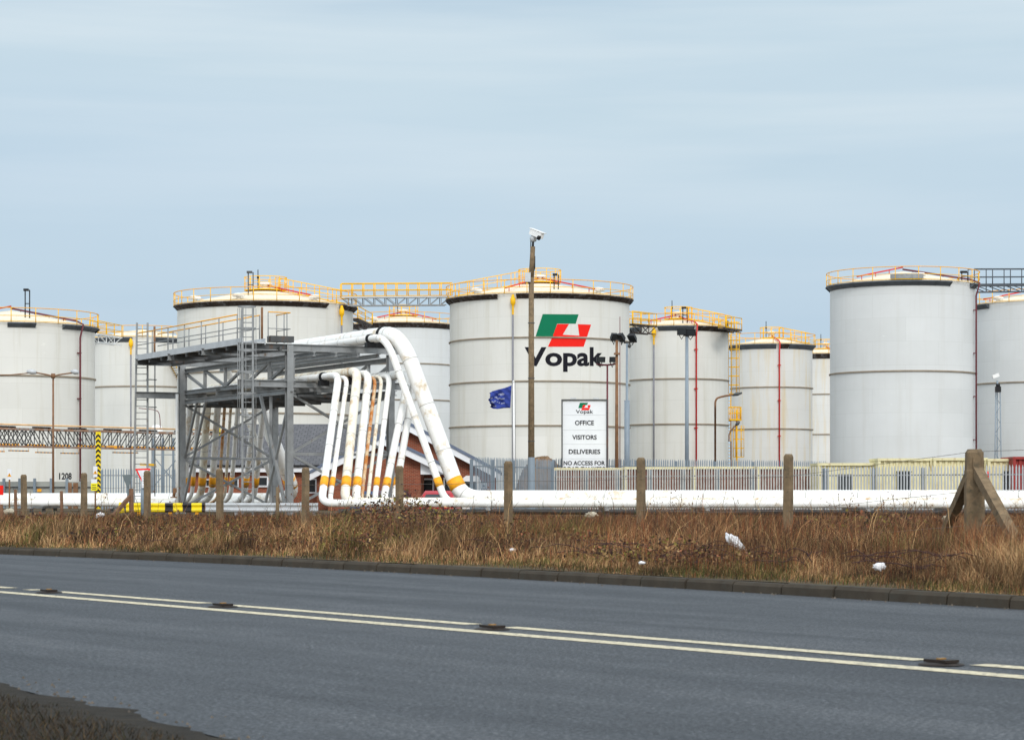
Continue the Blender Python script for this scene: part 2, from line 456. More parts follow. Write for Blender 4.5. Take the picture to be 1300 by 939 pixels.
# road studs between the lines
def stud(px, py, lab):
    x, y = unproj(px, py); t = thing('road_stud', (x, y, .004), lab, 'road stud', 'reflective studs along the road centre lines')
    g = MB(); rz = math.radians(-55)
    g.lathe(Vector((x, y, 0)), [(.15, .005), (.14, .012), (.09, .020), (0, .022)], 20); g.box((x, y, .03), (.20, .12, .018), rz); g.build('casting', 'stud_iron', t)
    g = MB(); g.box((x, y, .042), (.03, .06, .012), rz); g.build('reflector', 'stud_amber', t)
stud(62, 752.3, 'dark iron stud on the double line nearest the left end of the road')
stud(283, 770.5, 'iron stud on the double white line below the brick office and pipe gantry')
stud(625, 799, 'dark iron road stud with amber top near the middle of the double line')
stud(1195, 844, 'big close iron road stud at the lower right end of the double line')

# ------------------------------------------------------------------ storage tanks
def cyl_ang(px, c, R):
    k = (px-650)/F; A_ = 1+k*k; B_ = -2*(k*c.x+c.y); C_ = c.x**2+c.y**2-R*R; d_ = B_*B_-4*A_*C_
    y = (-B_-math.sqrt(max(0, d_)))/(2*A_); return math.atan2(y-c.y, k*y-c.x)
def tank(cxp, Rp, D, ytop, shell, label, girders, bands=(), slope=.2, rail_r=.035, rail=True, group='white storage tanks', walk=None, plat=True, vents=(), red=None, red_mat='red_pipe', drop=None, rstep=1.9, gfull='girder_brown'):
    R = Rp*D/F; c = G0(cxp, D, 0); ztop = ZY(ytop, D-R)
    t = thing('storage_tank', c, label, 'storage tank', group)
    t['_R'] = R
    def ang(px):     # angle round the shell for a photo column
        return cyl_ang(px, c, R)
    g = MB(); g.lathe(c, [(R, 0.0), (R, ztop)], 192, True, uvs=True); g.build('shell', shell, t)
    g = MB(); prof = [(R+.05, ztop), (R+.05, ztop+.06)] + [(R*(1-k/8)+.02, ztop+.06+R*slope*(1-(1-k/8)**1.15)) for k in range(9)]
    g.lathe(c, prof, 96, True)
    za = ztop+.06+R*slope
    g.build('roof', 'roof_cream', t)
    # stiffening rings
    for yb in bands:
        g = MB(); z = ZY(yb, D-R); g.lathe(c, [(R, z-.07), (R+.10, z-.05), (R+.10, z+.05), (R, z+.07)], 128, False)
        g.build('stiffener_ring', 'ring_brown', t)
    # wind girder: flared plates round the rim, in separate lengths
    g = MB(); hgt = 6.3*D/F; 
    def seg(a0, a1, mi):
        a = ang(a0) if not isinstance(a0, str) else 0
        b2 = ang(a1)
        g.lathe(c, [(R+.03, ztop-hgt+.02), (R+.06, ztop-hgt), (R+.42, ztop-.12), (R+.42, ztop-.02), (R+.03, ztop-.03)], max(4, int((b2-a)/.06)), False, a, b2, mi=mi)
        for e in (a, b2):
            q = c+Vector((math.cos(e)*(R+.03), math.sin(e)*(R+.03), ztop-hgt)); r2 = c+Vector((math.cos(e)*(R+.42), math.sin(e)*(R+.42), ztop-.07)); q2 = q+Vector((0, 0, hgt-.03))
            g.add([q, r2, q2], [(0, 1, 2)], mi=mi)
        nrib = int((b2-a)*R/1.3)
        for i in range(nrib+1):
            e = a+(b2-a)*i/max(1, nrib); 
            q = c+Vector((math.cos(e)*(R+.05), math.sin(e)*(R+.05), ztop-hgt)); r2 = c+Vector((math.cos(e)*(R+.45), math.sin(e)*(R+.45), ztop-.10))
            g.beam(q, r2, .05, .05, mi=mi)
    for a0, a1, mi in girders: seg(a0, a1, mi)
    g.lathe(c, [(R+.03, ztop-hgt), (R+.42, ztop-.05), (R+.03, ztop-.03)], 60, False, .12, PI-.12, mi=0)
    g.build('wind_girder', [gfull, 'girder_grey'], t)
    if rail:
        g = MB(); tp = MB(); rr = R+.30
        pts = [c+Vector((math.cos(a)*rr, math.sin(a)*rr, ztop)) for a in np.linspace(0, 2*PI, 72, endpoint=False)]
        railing(g, pts, 1.1, rstep, rail_r, (.45, .06), closed=True, top=tp)
        g.build('handrail', 'yellow_rail', t); tp.build('top_rail', 'yellow_top', t)
    if plat:
        g = MB(); pr = min(1.8, R*.28) if plat is True else plat
        pts = [c+Vector((math.cos(a)*pr, math.sin(a)*pr, za-.05)) for a in np.linspace(0, 2*PI, 16, endpoint=False)]
        railing(g, pts, 1.05, .9, rail_r, (.5,), closed=True)
        g.lathe(c+Vector((0, 0, za)), [(pr, -.05), (pr, -.13), (.3, -.13)], 20, False)
        g.build('centre_platform', 'yellow_rail', t)
        g = MB(); g.lathe(c+Vector((0, 0, za)), [(.35, -.2), (.35, .35), (.6, .4), (.6, .5), (.3, .62), (0, .66)], 16); g.build('roof_vent', 'white_metal', t)
        g = MB(); q = c+Vector((-.6, -.3, za-.1)); g.tube([q, q+Vector((0, 0, 1.75))], .04, 6); g.box(q+Vector((0, 0, 1.1)), (.16, .16, .22)); g.build('gauge_post', 'black', t)
    if walk:
        e = ang(walk) if walk > 0 else ang(-walk)
        d = Vector((math.cos(e), math.sin(e), 0)); n2 = Vector((-d.y, d.x, 0)); g = MB()
        for s_ in (-.4, .4):
            a = c+d*1.2+n2*s_+Vector((0, 0, za-.1)); b2 = c+d*(R+.1)+n2*s_+Vector((0, 0, ztop+.12)); railing(g, [a, b2], 1.05, 1.3, rail_r, (.5,))
        g.beam(c+d*1.2+Vector((0, 0, za-.08)), c+d*(R+.1)+Vector((0, 0, ztop+.14)), .8, .06); g.build('roof_walkway', 'yellow_rail', t)
    for px in vents:
        e = ang(px); q = c+Vector((math.cos(e)*(R-.55), math.sin(e)*(R-.55), ztop+.1)); g = MB()
        g.lathe(q, [(.18, -.1), (.18, .25), (.5, .28), (.52, .42), (.35, .55), (0, .6)], 14); g.build('rim_vent', 'white_metal', t)
    if red:
        e = ang(red); d = Vector((math.cos(e), math.sin(e), 0)); g = MB()
        a = c+Vector((0, 0, za+.18)); b2 = c+d*(R-.2)+Vector((0, 0, ztop+.35)); c2 = c+d*(R+.52)+Vector((0, 0, ztop+.05)); d2 = c+d*(R+.22)+Vector((0, 0, ztop-1)); e2 = c+d*(R+.22)+Vector((0, 0, .5))
        g.tube([a, b2, c2, d2, e2], .075, 8)
        for k in range(4): q = a.lerp(b2, .15+k*.22); g.tube([q, q-Vector((0, 0, .3))], .03, 5)
        z = ztop-2.2
        while z > 1: g.box(c+d*(R+.13)+Vector((0, 0, z)), (.32, .22, .08), e+PI/2); z -= 3.6
        g.build('foam_pipe', red_mat, t)
    if drop:
        e = ang(drop); d = Vector((math.cos(e), math.sin(e), 0)); q = c+d*(R+.30); g = MB()
        g.tube([q+Vector((0, 0, ztop-1.7)), q+Vector((0, 0, .2))], .07, 8); g.build('rim_drain', 'grey_pipe', t)
        g = MB(); g.lathe(q, [(.08, ztop-1.75), (.08, ztop-1.1), (.13, ztop-.95), (.21, ztop-.85), (.21, ztop-.45), (.15, ztop-.38), (.09, ztop-.1)], 12); g.build('drain_head', 'yellow_rail', t)
    return t, c, R, ztop, ang

T = {}
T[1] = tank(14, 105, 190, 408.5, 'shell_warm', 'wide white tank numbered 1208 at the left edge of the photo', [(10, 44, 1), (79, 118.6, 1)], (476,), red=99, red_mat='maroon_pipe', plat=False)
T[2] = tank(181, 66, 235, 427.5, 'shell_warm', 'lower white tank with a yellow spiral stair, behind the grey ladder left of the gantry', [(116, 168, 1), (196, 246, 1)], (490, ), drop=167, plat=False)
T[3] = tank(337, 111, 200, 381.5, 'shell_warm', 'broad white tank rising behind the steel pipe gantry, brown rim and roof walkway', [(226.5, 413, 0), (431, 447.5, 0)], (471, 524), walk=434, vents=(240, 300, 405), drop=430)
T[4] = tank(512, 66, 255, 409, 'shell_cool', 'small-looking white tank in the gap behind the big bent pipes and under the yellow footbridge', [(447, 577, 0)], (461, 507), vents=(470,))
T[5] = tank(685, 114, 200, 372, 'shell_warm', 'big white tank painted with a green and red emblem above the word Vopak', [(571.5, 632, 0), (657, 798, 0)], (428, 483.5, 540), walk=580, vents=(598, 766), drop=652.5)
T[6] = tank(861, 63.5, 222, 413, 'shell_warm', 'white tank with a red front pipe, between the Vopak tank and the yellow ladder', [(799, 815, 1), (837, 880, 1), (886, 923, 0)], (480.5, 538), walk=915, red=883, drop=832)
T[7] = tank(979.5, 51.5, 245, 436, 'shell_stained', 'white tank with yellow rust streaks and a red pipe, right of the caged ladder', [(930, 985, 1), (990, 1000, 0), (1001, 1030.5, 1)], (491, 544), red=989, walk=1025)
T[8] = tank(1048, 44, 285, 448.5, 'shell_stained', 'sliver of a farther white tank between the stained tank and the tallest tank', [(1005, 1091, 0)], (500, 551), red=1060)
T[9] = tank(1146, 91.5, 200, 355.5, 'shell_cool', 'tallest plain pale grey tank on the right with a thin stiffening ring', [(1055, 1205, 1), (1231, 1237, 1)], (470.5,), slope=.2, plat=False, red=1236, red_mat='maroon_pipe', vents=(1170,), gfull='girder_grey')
T[10] = tank(1330, 96, 228, 381, 'shell_cool', 'pale grey tank cut by the right edge of the photo, behind the camera mast', [(1236, 1256, 1)], (484,), plat=False, vents=(1262,), gfull='girder_grey')
# red roof pipes on tanks where the pipe shows on the roof but comes down elsewhere
def roof_pipe(k, px):
    t, c, R, ztop, ang = T[k]; e = ang(px); d = Vector((math.cos(e), math.sin(e), 0)); g = MB(); za = ztop+.06+R*.2
    g.tube([c+Vector((0, 0, za+.35)), c+d*(R-.3)+Vector((0, 0, ztop+.5))], .06, 8)
    for q_ in (.3, .6, .9): q = (c+Vector((0, 0, za+.35))).lerp(c+d*(R-.3)+Vector((0, 0, ztop+.5)), q_); g.tube([q, q-Vector((0, 0, .35))], .035, 5)
    g.build('roof_pipe', 'red_pipe', t)
roof_pipe(3, 410); roof_pipe(5, 758); roof_pipe(5, 640); roof_pipe(9, 1085); roof_pipe(4, 470); roof_pipe(4, 556); roof_pipe(1, -60); roof_pipe(10, 1245); roof_pipe(6, 820)
# small instrument stand on the 1208 tank, sample platforms
def rim_box(k, px, w, h_, m, nm, r_in=.4):
    t, c, R, ztop, ang = T[k]; e = ang(px); q = c+Vector((math.cos(e)*(R-r_in), math.sin(e)*(R-r_in), ztop)); g = MB()
    for s_ in (-w/2, w/2):
        g.tube([q+Vector((s_, 0, 0)), q+Vector((s_, 0, h_))], .05, 6)
    g.tube([q+Vector((-w/2, 0, h_*.6)), q+Vector((w/2, 0, h_*.6))], .04, 6); g.box(q+Vector((-.1, 0, h_)), (w*1.1, .3, .18)); g.build(nm, m, t)
rim_box(1, 44, .35, 2.7, 'black', 'instrument_stand', 2.0); rim_box(3, 305, .4, 2.6, 'galv_dark', 'instrument_stand', 3.0); rim_box(5, 714, .35, 1.7, 'black', 'instrument_stand', 2.0)
rim_box(6, 872, .4, 1.7, 'black', 'instrument_stand', 1.0); rim_box(9, 1229, .5, .9, 'black', 'instrument_stand', .3)
# inspection platform on the tallest tank's rim
t, c, R, ztop, ang = T[9]; e0, e1 = ang(1131), ang(1171)
g = MB(); g.lathe(c, [(R-.2, ztop+.12), (R+.32, ztop+.12), (R+.32, ztop+.52), (R-.2, ztop+.52)], 12, False, e0, e1); g.build('rim_platform', 'galv', t)

# emblem and name painted on the big tank
t, c, R, ztop, ang = T[5]
def on_tank(c, R, D, Rp, cxp, rad=.012):
    def fn(px, py):
        e = cyl_ang(px, c, R+rad); r = R+rad; d = c.y+r*math.sin(e)
        return Vector((c.x+r*math.cos(e), d, ZY(py, d)))
    return fn
def poly_on(mb, poly, fn, holes=(), mi=0):
    bm = bmesh.new(); vs = [bm.verts.new((x, y, 0)) for x, y in poly]; edges = [bm.edges.new((vs[i], vs[(i+1) % len(vs)])) for i in range(len(vs))]
    for h_ in holes:
        hv = [bm.verts.new((x, y, 0)) for x, y in h_]; edges += [bm.edges.new((hv[i], hv[(i+1) % len(hv)])) for i in range(len(hv))]
    bmesh.ops.triangle_fill(bm, edges=edges, use_beauty=True)
    wrap(mb, bm, fn, mi)
def wrap(mb, bm, fn, mi=0, step=1.6):
    xs = [v.co.x for v in bm.verts]; x = min(xs)+step
    while x < max(xs):
        bmesh.ops.bisect_plane(bm, geom=bm.verts[:]+bm.edges[:]+bm.faces[:], plane_co=(x, 0, 0), plane_no=(1, 0, 0)); x += step
    bm.verts.ensure_lookup_table(); bm.verts.index_update()
    mb.add([fn(v.co.x, v.co.y) for v in bm.verts], [tuple(v.index for v in f.verts) for f in bm.faces], mi=mi); bm.free()
Z5 = lambda L: [(560+x/5, 340+y/5) for x, y in L]
fn5 = on_tank(c, R, 200, 114, 685)
def emblem(fn, tr, par, mb1=None):
    green = tr([(645, 293), (873, 295), (855, 354), (737, 354), (707, 443), (597, 443)])
    red1 = tr([(738, 356), (812, 356), (772, 424), (877, 430), (868, 357), (952, 360), (927, 437), (706, 437)])
    red2 = tr([(703, 445), (924, 445), (905, 500), (678, 500)])
    g = MB(); poly_on(g, green, fn); g.build('emblem_green', 'logo_green', par)
    g = MB(); poly_on(g, red1, fn); poly_on(g, red2, fn); g.build('emblem_red', 'logo_red', par)
emblem(fn5, Z5, t)
def wrapped_text(mb, s, x0, x1, yb, yt, fn, mid, Rp, bold=.03):
    u0 = math.asin((x0-mid)/Rp); u1 = math.asin((x1-mid)/Rp)
    bm = text_bm(s, 1.0, bold, 'LEFT'); xs = [v.co.x for v in bm.verts]; a, b_ = min(xs), max(xs)
    bc = text_bm('H', 1.0, bold); ch = max(v.co.y for v in bc.verts); bc.free()
    for v in bm.verts:
        v.co.x = (u0+(v.co.x-a)/(b_-a)*(u1-u0))*100; v.co.y = yb+v.co.y/ch*(yt-yb)
    wrap(mb, bm, lambda u, y: fn(mid+Rp*math.sin(u/100), y), step=1.2)
g = MB(); wrapped_text(g, 'Vopak', 666, 765.5, 463.5, 440.5, fn5, 685, 114, .03); g.build('name_lettering', 'logo_black', t)
# number on the left tank
t1, c1, R1 = T[1][0], T[1][1], T[1][2]; fn1 = on_tank(c1, R1, 190, 105, 14)
g = MB(); wrapped_text(g, '1208', 75, 91, 608, 600, fn1, 14, 105, .03); g.build('number_lettering', 'logo_black', t1)
# vertical conduit and brackets on the 1208 tank come with its foam pipe above

# spiral stair on tank 2
t, c, R, ztop, ang = T[2]; g = MB()
for rr in (R+.15, R+1.0):
    for hz in (0, .55, 1.1):
        if hz and rr < R+.5: continue
        g.tube([c+Vector((math.cos(e)*rr, math.sin(e)*rr, z+hz)) for e, z in zip(np.linspace(ang(206)+.12, ang(240)+.9, 26), np.linspace(ztop-2.4, 2, 26))], .05, 5)
g.build('stair_rail', 'yellow_rail', t)
g = MB()
for e, z in zip(np.linspace(ang(206)+.12, ang(240)+.9, 60), np.linspace(ztop-2.4, 2, 60)):
    g.beam(c+Vector((math.cos(e)*(R+.12), math.sin(e)*(R+.12), z)), c+Vector((math.cos(e)*(R+1.0), math.sin(e)*(R+1.0), z)), .24, .05)
g.build('stair_treads', 'galv_dark', t)

# ------------------------------------------------------------------ footbridges between tanks
def footbridge(p0, p1, label, rail_m, deck_m, w=.7, depth=.75, hh=1.1, bays=9):
    p0 = Vector(p0); p1 = Vector(p1); d = (p1-p0).normalized(); n2 = d.cross(Vector((0, 0, 1))).normalized()
    t = thing('footbridge', p0, label, 'footbridge', 'footbridges linking the tank tops')
    g = MB(); tp = MB()
    for s_ in (-w/2, w/2): railing(g, [p0+n2*s_, p1+n2*s_], hh, (p1-p0).length/bays, .045, (.5, .05))
    g.build('handrail', rail_m, t)
    g = MB(); g.beam(p0-Vector((0, 0, .05)), p1-Vector((0, 0, .05)), w+.1, .12); g.build('deck', 'galv_light' if deck_m == 'galv' else deck_m, t)
    g = MB(); dn = Vector((0, 0, -depth))
    for s_ in (-w/2, w/2):
        a = p0+n2*s_; b_ = p1+n2*s_; g.beam(a+dn+d*.5, b_+dn-d*.5, .09, .09)
        for k in range(bays):
            u = a.lerp(b_, k/bays); v = a.lerp(b_, (k+1)/bays)
            if k: g.beam(u, u+dn, .07, .07)
            g.beam(u+(dn if k >= bays/2 and k > 0 else Vector()), v+(dn if k < bays/2 else Vector()), .06, .06)
    g.build('truss', deck_m, t)
    return t
footbridge(P(433, 377, 197), P(573, 376, 199), 'long yellow-railed footbridge between the gantry tank and the Vopak tank', 'yellow_rail', 'galv', bays=10)
footbridge(P(798, 411, 206), P(829, 414, 212), 'short yellow-railed footbridge just right of the Vopak tank', 'yellow_rail', 'girder_brown', bays=3)
footbridge(P(1233, 362, 199), P(1345, 361, 206), 'dark grey footbridge leaving the tallest tank to the right edge', 'girder_grey', 'girder_grey', hh=1.35, depth=.6, bays=5)
footbridge(P(917, 416, 216), P(937, 419, 224), 'short yellow-railed footbridge at the top of the caged yellow ladder', 'yellow_rail', 'girder_brown', bays=2, depth=.25)
footbridge(P(119, 423, 205), P(150, 428, 222), 'short yellow-railed footbridge right of the 1208 tank', 'yellow_rail', 'white_metal', bays=3)
footbridge(P(449, 404, 206), P(468, 412, 240), 'short sloping yellow-railed footbridge in the gap behind the gantry tank', 'yellow_rail', 'girder_brown', bays=2)

# yellow caged ladder with a landing beside the red-piped tank
t = thing('caged_ladder', G0(928, 226), 'yellow caged ladder with a round landing between two tanks, right of the middle', 'ladder')
g = MB(); 
for x in (-.28, .28): g.tube([P(928, 590, 226)+Vector((x-.3, 0, 0)), P(928, 497, 226)+Vector((x-.3, 0, 0))], .05, 6); g.tube([P(918, 519, 226)+Vector((x, 0, 0)), P(918, 404, 226)+Vector((x, 0, 0))], .05, 6)
g.tube([G0(928, 226)+Vector((-.3, .15, 0)), P(928, 520, 226)+Vector((-.3, .15, 0))], .04, 6)
for x in (-.9, .4): g.tube([P(930, 590+37, 226)+Vector((x, 0, 0)), P(930, 520, 226)+Vector((x, 0, 0))], .09, 6)
z = .4
while z < ZY(404, 226):
    xx = 928 if z < ZY(505, 226) else 918; g.tube([G0(xx, 226, z)+Vector((-.6 if xx == 928 else -.28, 0, 0)), G0(xx, 226, z)+Vector((.0 if xx == 928 else .28, 0, 0))], .03, 5); z += .32
g.build('ladder_rails', 'yellow_rail', t)
g = MB()
def cage(px, y0, y1):
    z = ZY(y1, 226); base = G0(px, 226, 0)
    while z < ZY(y0, 226):
        g.lathe(base+Vector((.1, -.35, z)), [(.5, -.03), (.5, .03)], 12, False); z += .85
    for k in range(6):
        a = k*PI/3; g.tube([base+Vector((.1+math.cos(a)*.5, -.35+math.sin(a)*.5, ZY(y1, 226))), base+Vector((.1+math.cos(a)*.5, -.35+math.sin(a)*.5, ZY(y0, 226)))], .03, 5)
cage(930, 408, 500); cage(936, 540, 580); g.build('cage', 'yellow_rail', t)
g = MB(); q = P(929, 532, 225.6); 
pts = [q+Vector((math.cos(a)*.9, math.sin(a)*.9, 0)) for a in np.linspace(0, 2*PI, 14, endpoint=False)]
railing(g, pts, 1.15, .35, .035, (.5,), closed=True); g.lathe(q, [(0, 0), (.95, 0), (.95, -.14), (0, -.14)], 14, False); g.build('landing', 'yellow_rail', t)
tag(MB().tube([P(923.5, 407, 222), P(923.5, 627+14, 222)], .10, 8).tube([P(923, 532, 222), P(926, 532, 222)], .05, 6).build('vapour_pipe', 'galv_dark'), 'thin dark vertical pipe up the right side of the red-piped tank', 'pipe')

# ------------------------------------------------------------------ pipe gantry
N1 = Vector((-9.43, 100, 0)); A = Vector((-.46, .888, 0)).normalized(); W = Vector((.888, .46, 0)).normalized()
def GG(s, t, z): return N1+A*s+W*t+Vector((0, 0, z))
GL = 13.5; GW = 4.7; ZT = 7.42; ZM = 5.88
gt = thing('pipe_gantry', GG(0, 0, 0), 'grey steel gantry carrying the white pipes high across the access road, with ladders and walkway', 'gantry')
gy = math.atan2(A.y, A.x)
def col(s, t, z1, w=.26):
    g = MB(); a = GG(s, t, .1); b_ = GG(s, t, z1)
    for k in (-1, 1): g.box(GG(s, t, (z1+.1)/2)+A*k*(w/2-.015), (.03, w, z1-.1), gy)
    g.box(GG(s, t, (z1+.1)/2), (w-.06, .03, z1-.1), gy)
    g.box(GG(s, t, .14), (w+.2, w+.2, .06), gy)
    g.build('column', 'galv', gt)
for s_ in (0, GL):
    for t_ in (0, GW): col(s_, t_, ZT-.3 if t_ else ZT-.02, .28)
# cross beams at both levels and both ends, overhanging to carry the walkway
for s_ in (0, GL*.33, GL*.66, GL):
    for z in (ZT, ZM):
        g = MB(); tt0 = -2.3 if (s_ in (0, GL) or z == ZT) else 0
        g.ibeam(GG(s_-.02, tt0, z-.15+.03), GG(s_-.02, GW+.5, z-.15+.03), .22, .30); g.build('cross_beam', 'galv', gt)
# long chords, verticals and diagonals of both trusses
for t_ in (0, GW):
    g = MB()
    for z, hh in ((ZT-.50, .2), (ZM+.02, .2), (ZM-.42, .22)):
        g.ibeam(GG(-.1, t_+.17, z), GG(GL+.1, t_+.17, z), .2, hh)
    nb = 5
    for k in range(nb+1):
        s_ = GL*k/nb; g.beam(GG(s_, t_+.17, ZM+.1), GG(s_, t_+.17, ZT-.6), .15, .15)
    for k in range(nb):
        a, b_ = (k, k+1) if k < nb/2 else (k+1, k)
        g.beam(GG(GL*b_/nb, t_+.17, ZM+.12), GG(GL*a/nb, t_+.17, ZT-.6), .11, .11)
    g.build('side_truss', 'galv', gt)
# top deck stringers
g = MB()
for t_ in (.9, 1.9, 2.9, 3.9): g.ibeam(GG(-.6, t_, ZT-.40), GG(GL, t_, ZT-.40), .14, .18)
g.build('deck_stringers', 'galv', gt)
g = MB()
for k in range(8): s_ = -.2+GL*k/7; g.beam(GG(s_, .3, ZM-.62), GG(s_, GW-.1, ZM-.62), .12, .1)
for t_ in (1.2, 2.4, 3.6): g.beam(GG(0, t_, ZM-.5), GG(GL, t_, ZM-.5), .14, .16)
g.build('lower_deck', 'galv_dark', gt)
# X bracing in the two end portals
for s_, rng_ in ((0, ((ZM-.55, 2.85), (2.75, .5))), (GL, ((ZM-.55, 2.85), (2.75, .5)))):
    g = MB()
    for z1, z0 in rng_:
        g.beam(GG(s_, .12, z1), GG(s_, GW-.12, z0), .1, .1); g.beam(GG(s_+.05, .12, z0), GG(s_+.05, GW-.12, z1), .1, .1)
    g.beam(GG(s_, 0, 2.8), GG(s_, GW, 2.8), .12, .12); g.build('portal_bracing', 'galv', gt)
# raking struts at near tower
g = MB(); g.beam(GG(3.3, 0, ZM-.5), GG(.2, 0, .2), .12, .12); g.beam(GG(-.15, .05, ZM-.4), GG(3.0, 0, .3), .10, .10); g.beam(GG(2.6, .2, ZM-.5), GG(2.6, .2, .15), .13, .13); g.build('raking_strut', 'galv', gt)
g = MB(); g.beam(GG(10.2, 0, ZM-.5), GG(GL-.2, 0, .6), .1, .1); g.beam(GG(GL-1.8, 0.1, ZM-.5), GG(GL-.1, .1, 2.8), .1, .1); g.build('raking_strut', 'galv', gt)
# walkway
g = MB(); g.beam(GG(-.3, -1.7, ZT+.03), GG(GL+.2, -1.7, ZT+.03), 1.0, .06)
for t_ in (-2.2, -1.2): g.beam(GG(-.3, t_, ZT+.08), GG(GL+.2, t_, ZT+.08), .05, .26)
g.build('walkway_deck', 'galv_light', gt)
g = MB()
for k in range(9): s_ = k*GL/8; g.beam(GG(s_, -2.2, ZT-.12), GG(s_, -.1, ZT-.12), .1, .2)
g.beam(GG(-.3, -.5, ZT-.2), GG(GL, -.5, ZT-.2), .1, .16)
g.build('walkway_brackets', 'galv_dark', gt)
g = MB(); tp = MB()
for t_ in (-2.2, -1.2): railing(g, [GG(.35, t_, ZT+.1), GG(GL, t_, ZT+.1)], 1.12, 2.2, .028, (.5,), top=tp)
railing(g, [GG(0, -.95, ZT+.1), GG(0, .05, ZT+.1), GG(1.6, .05, ZT+.1)], 1.25, .85, .025, (.45,), top=tp)
g.build('walkway_rail', 'galv', gt); tp.build('walkway_top_rail', 'yellow_top', gt)
# fire-hose style box and posts on the deck
g = MB(); g.box(GG(.1, -.35, ZT+.22), (.45, 1.05, .26), gy); g.build('deck_box', 'galv_dark', gt)
g = MB(); g.tube([GG(.2, -1.15, ZT+.1), GG(.2, -1.15, ZT+1.55)], .05, 8); g.build('deck_post', 'rust_post', gt)
g = MB(); g.tube([GG(GL-1, -1.7, ZT+.1), GG(GL-1, -1.7, ZT+1.5)], .05, 8); g.build('deck_post', 'rust_post', gt)
# ladders
def ladder(base0, top0, wdir, w, mb, r=.045, step=.3, lean=0):
    a0, a1 = base0-wdir*w/2-wdir*lean, base0+wdir*w/2
    b0, b1 = top0-wdir*w/2, top0+wdir*w/2
    mb.beam(a0, b0, r*2, r*1.4); mb.beam(a1, b1, r*2, r*1.4)
    L = (b0-a0).length; k = int(L/step)
    for i in range(1, k): mb.tube([a0.lerp(b0, i/k), a1.lerp(b1, i/k)], .022, 6)
g = MB(); q = GG(-.35, -2.0, 0); ladder(q+Vector((0, 0, .1)), q+Vector((0, 0, ZT+1.45)), Vector((1, 0, 0)), .44, g)
q2 = q+Vector((-.28, .2, 0)); g.tube([q2+Vector((0, 0, ZM-1)), q2+Vector((0, 0, ZT+1.4))], .035, 6)
for z in np.arange(2.6, ZT+1.5, .9): g.lathe(q+Vector((0, -.33, z)), [(.38, -.025), (.38, .025)], 12, False)
for k in range(5): a = -PI+k*PI/4; g.tube([q+Vector((math.cos(a)*.38, -.33+math.sin(a)*.38, 2.6)), q+Vector((math.cos(a)*.38, -.33+math.sin(a)*.38, ZT+1.4))], .014, 5)
g.build('ladder', 'galv', gt)
g = MB(); q = GG(GL+.35, -2.0, 0)+Vector((0.15, 0, 0)); ladder(q+Vector((0, 0, .1)), q+Vector((0, 0, ZT+1.75)), Vector((1, 0, 0)), .50, g, lean=.16)
g.tube([q+Vector((.55, .3, 1.0)), q+Vector((.55, .3, ZT+1.3))], .03, 6)
for z in (2.4, 3.8, 5.2, 6.5): g.beam(q+Vector((.2, 0, z)), q+Vector((.62, .3, z)), .08, .05)
g.build('ladder', 'galv', gt)

# ------------------------------------------------------------------ the pipes that cross on the gantry
def band(mb, pts, y_px0, y_px1, r, D):
    pass
def zcut(path, z0, z1):     # the stretch of a path between two heights
    out = []
    for a, b_ in zip(path[:-1], path[1:]):
        for k in range(81):
            q = a.lerp(b_, k/80)
            if z0 <= q.z <= z1: out.append(q)
    return out
pipes = [  # bottom x, top bend x, top bend y, D top, row D, diameter, material, z on bridge, left bottom x, label
 (408, 430, 476, 97.4, 92.0, .30, 'pipe_white', None, 233, 'front white pipe, leftmost of the row that bends down from the gantry'),
 (418, 441, 479, 97.7, 92.5, .20, 'pipe_white', None, 243, 'thin white pipe, second from the left in the row below the gantry'),
 (437, 454, 471, 97.9, 93.1, .37, 'pipe_cream', None, 255, 'thick off-white pipe with stained elbow, third in the row below the gantry'),
 (451, 468, 474, 98.2, 93.7, .33, 'pipe_white', None, 268, 'thick clean white pipe just left of the rusty thin pipe'),
 (458, 477, 479, 98.4, 94.2, .15, 'pipe_rust', None, 277, 'thin pipe with heavy orange rust in the middle of the row'),
 (466, 485, 478, 98.6, 94.6, .15, 'pipe_cream', None, 285, 'thin cream pipe with light rust, just right of the rustiest pipe'),
 (475, 495, 477, 98.8, 95.0, .23, 'pipe_white', None, 292, 'slim white pipe with a rounded elbow, right of the two thin rusty pipes'),
 (486, 519, 476, 99.4, 95.5, .30, 'pipe_white', None, 309, 'left one of two white pipes slanting up to the right behind the steep pipes'),
 (500, 528, 472, 99.8, 96.0, .30, 'pipe_white', None, 322, 'right one of two white pipes slanting up to the right behind the steep pipes'),
 (566, 490, 427, 98.0, 96.5, .30, 'pipe_white', None, 358, 'slim white pipe running beside the biggest pipe and falling steeply to the right'),
 (585, 508, 422, 98.6, 97.3, .66, 'pipe_white', None, 378, 'biggest white pipe, the highest on the gantry, sweeping down to the right'),
]
ZB = .60
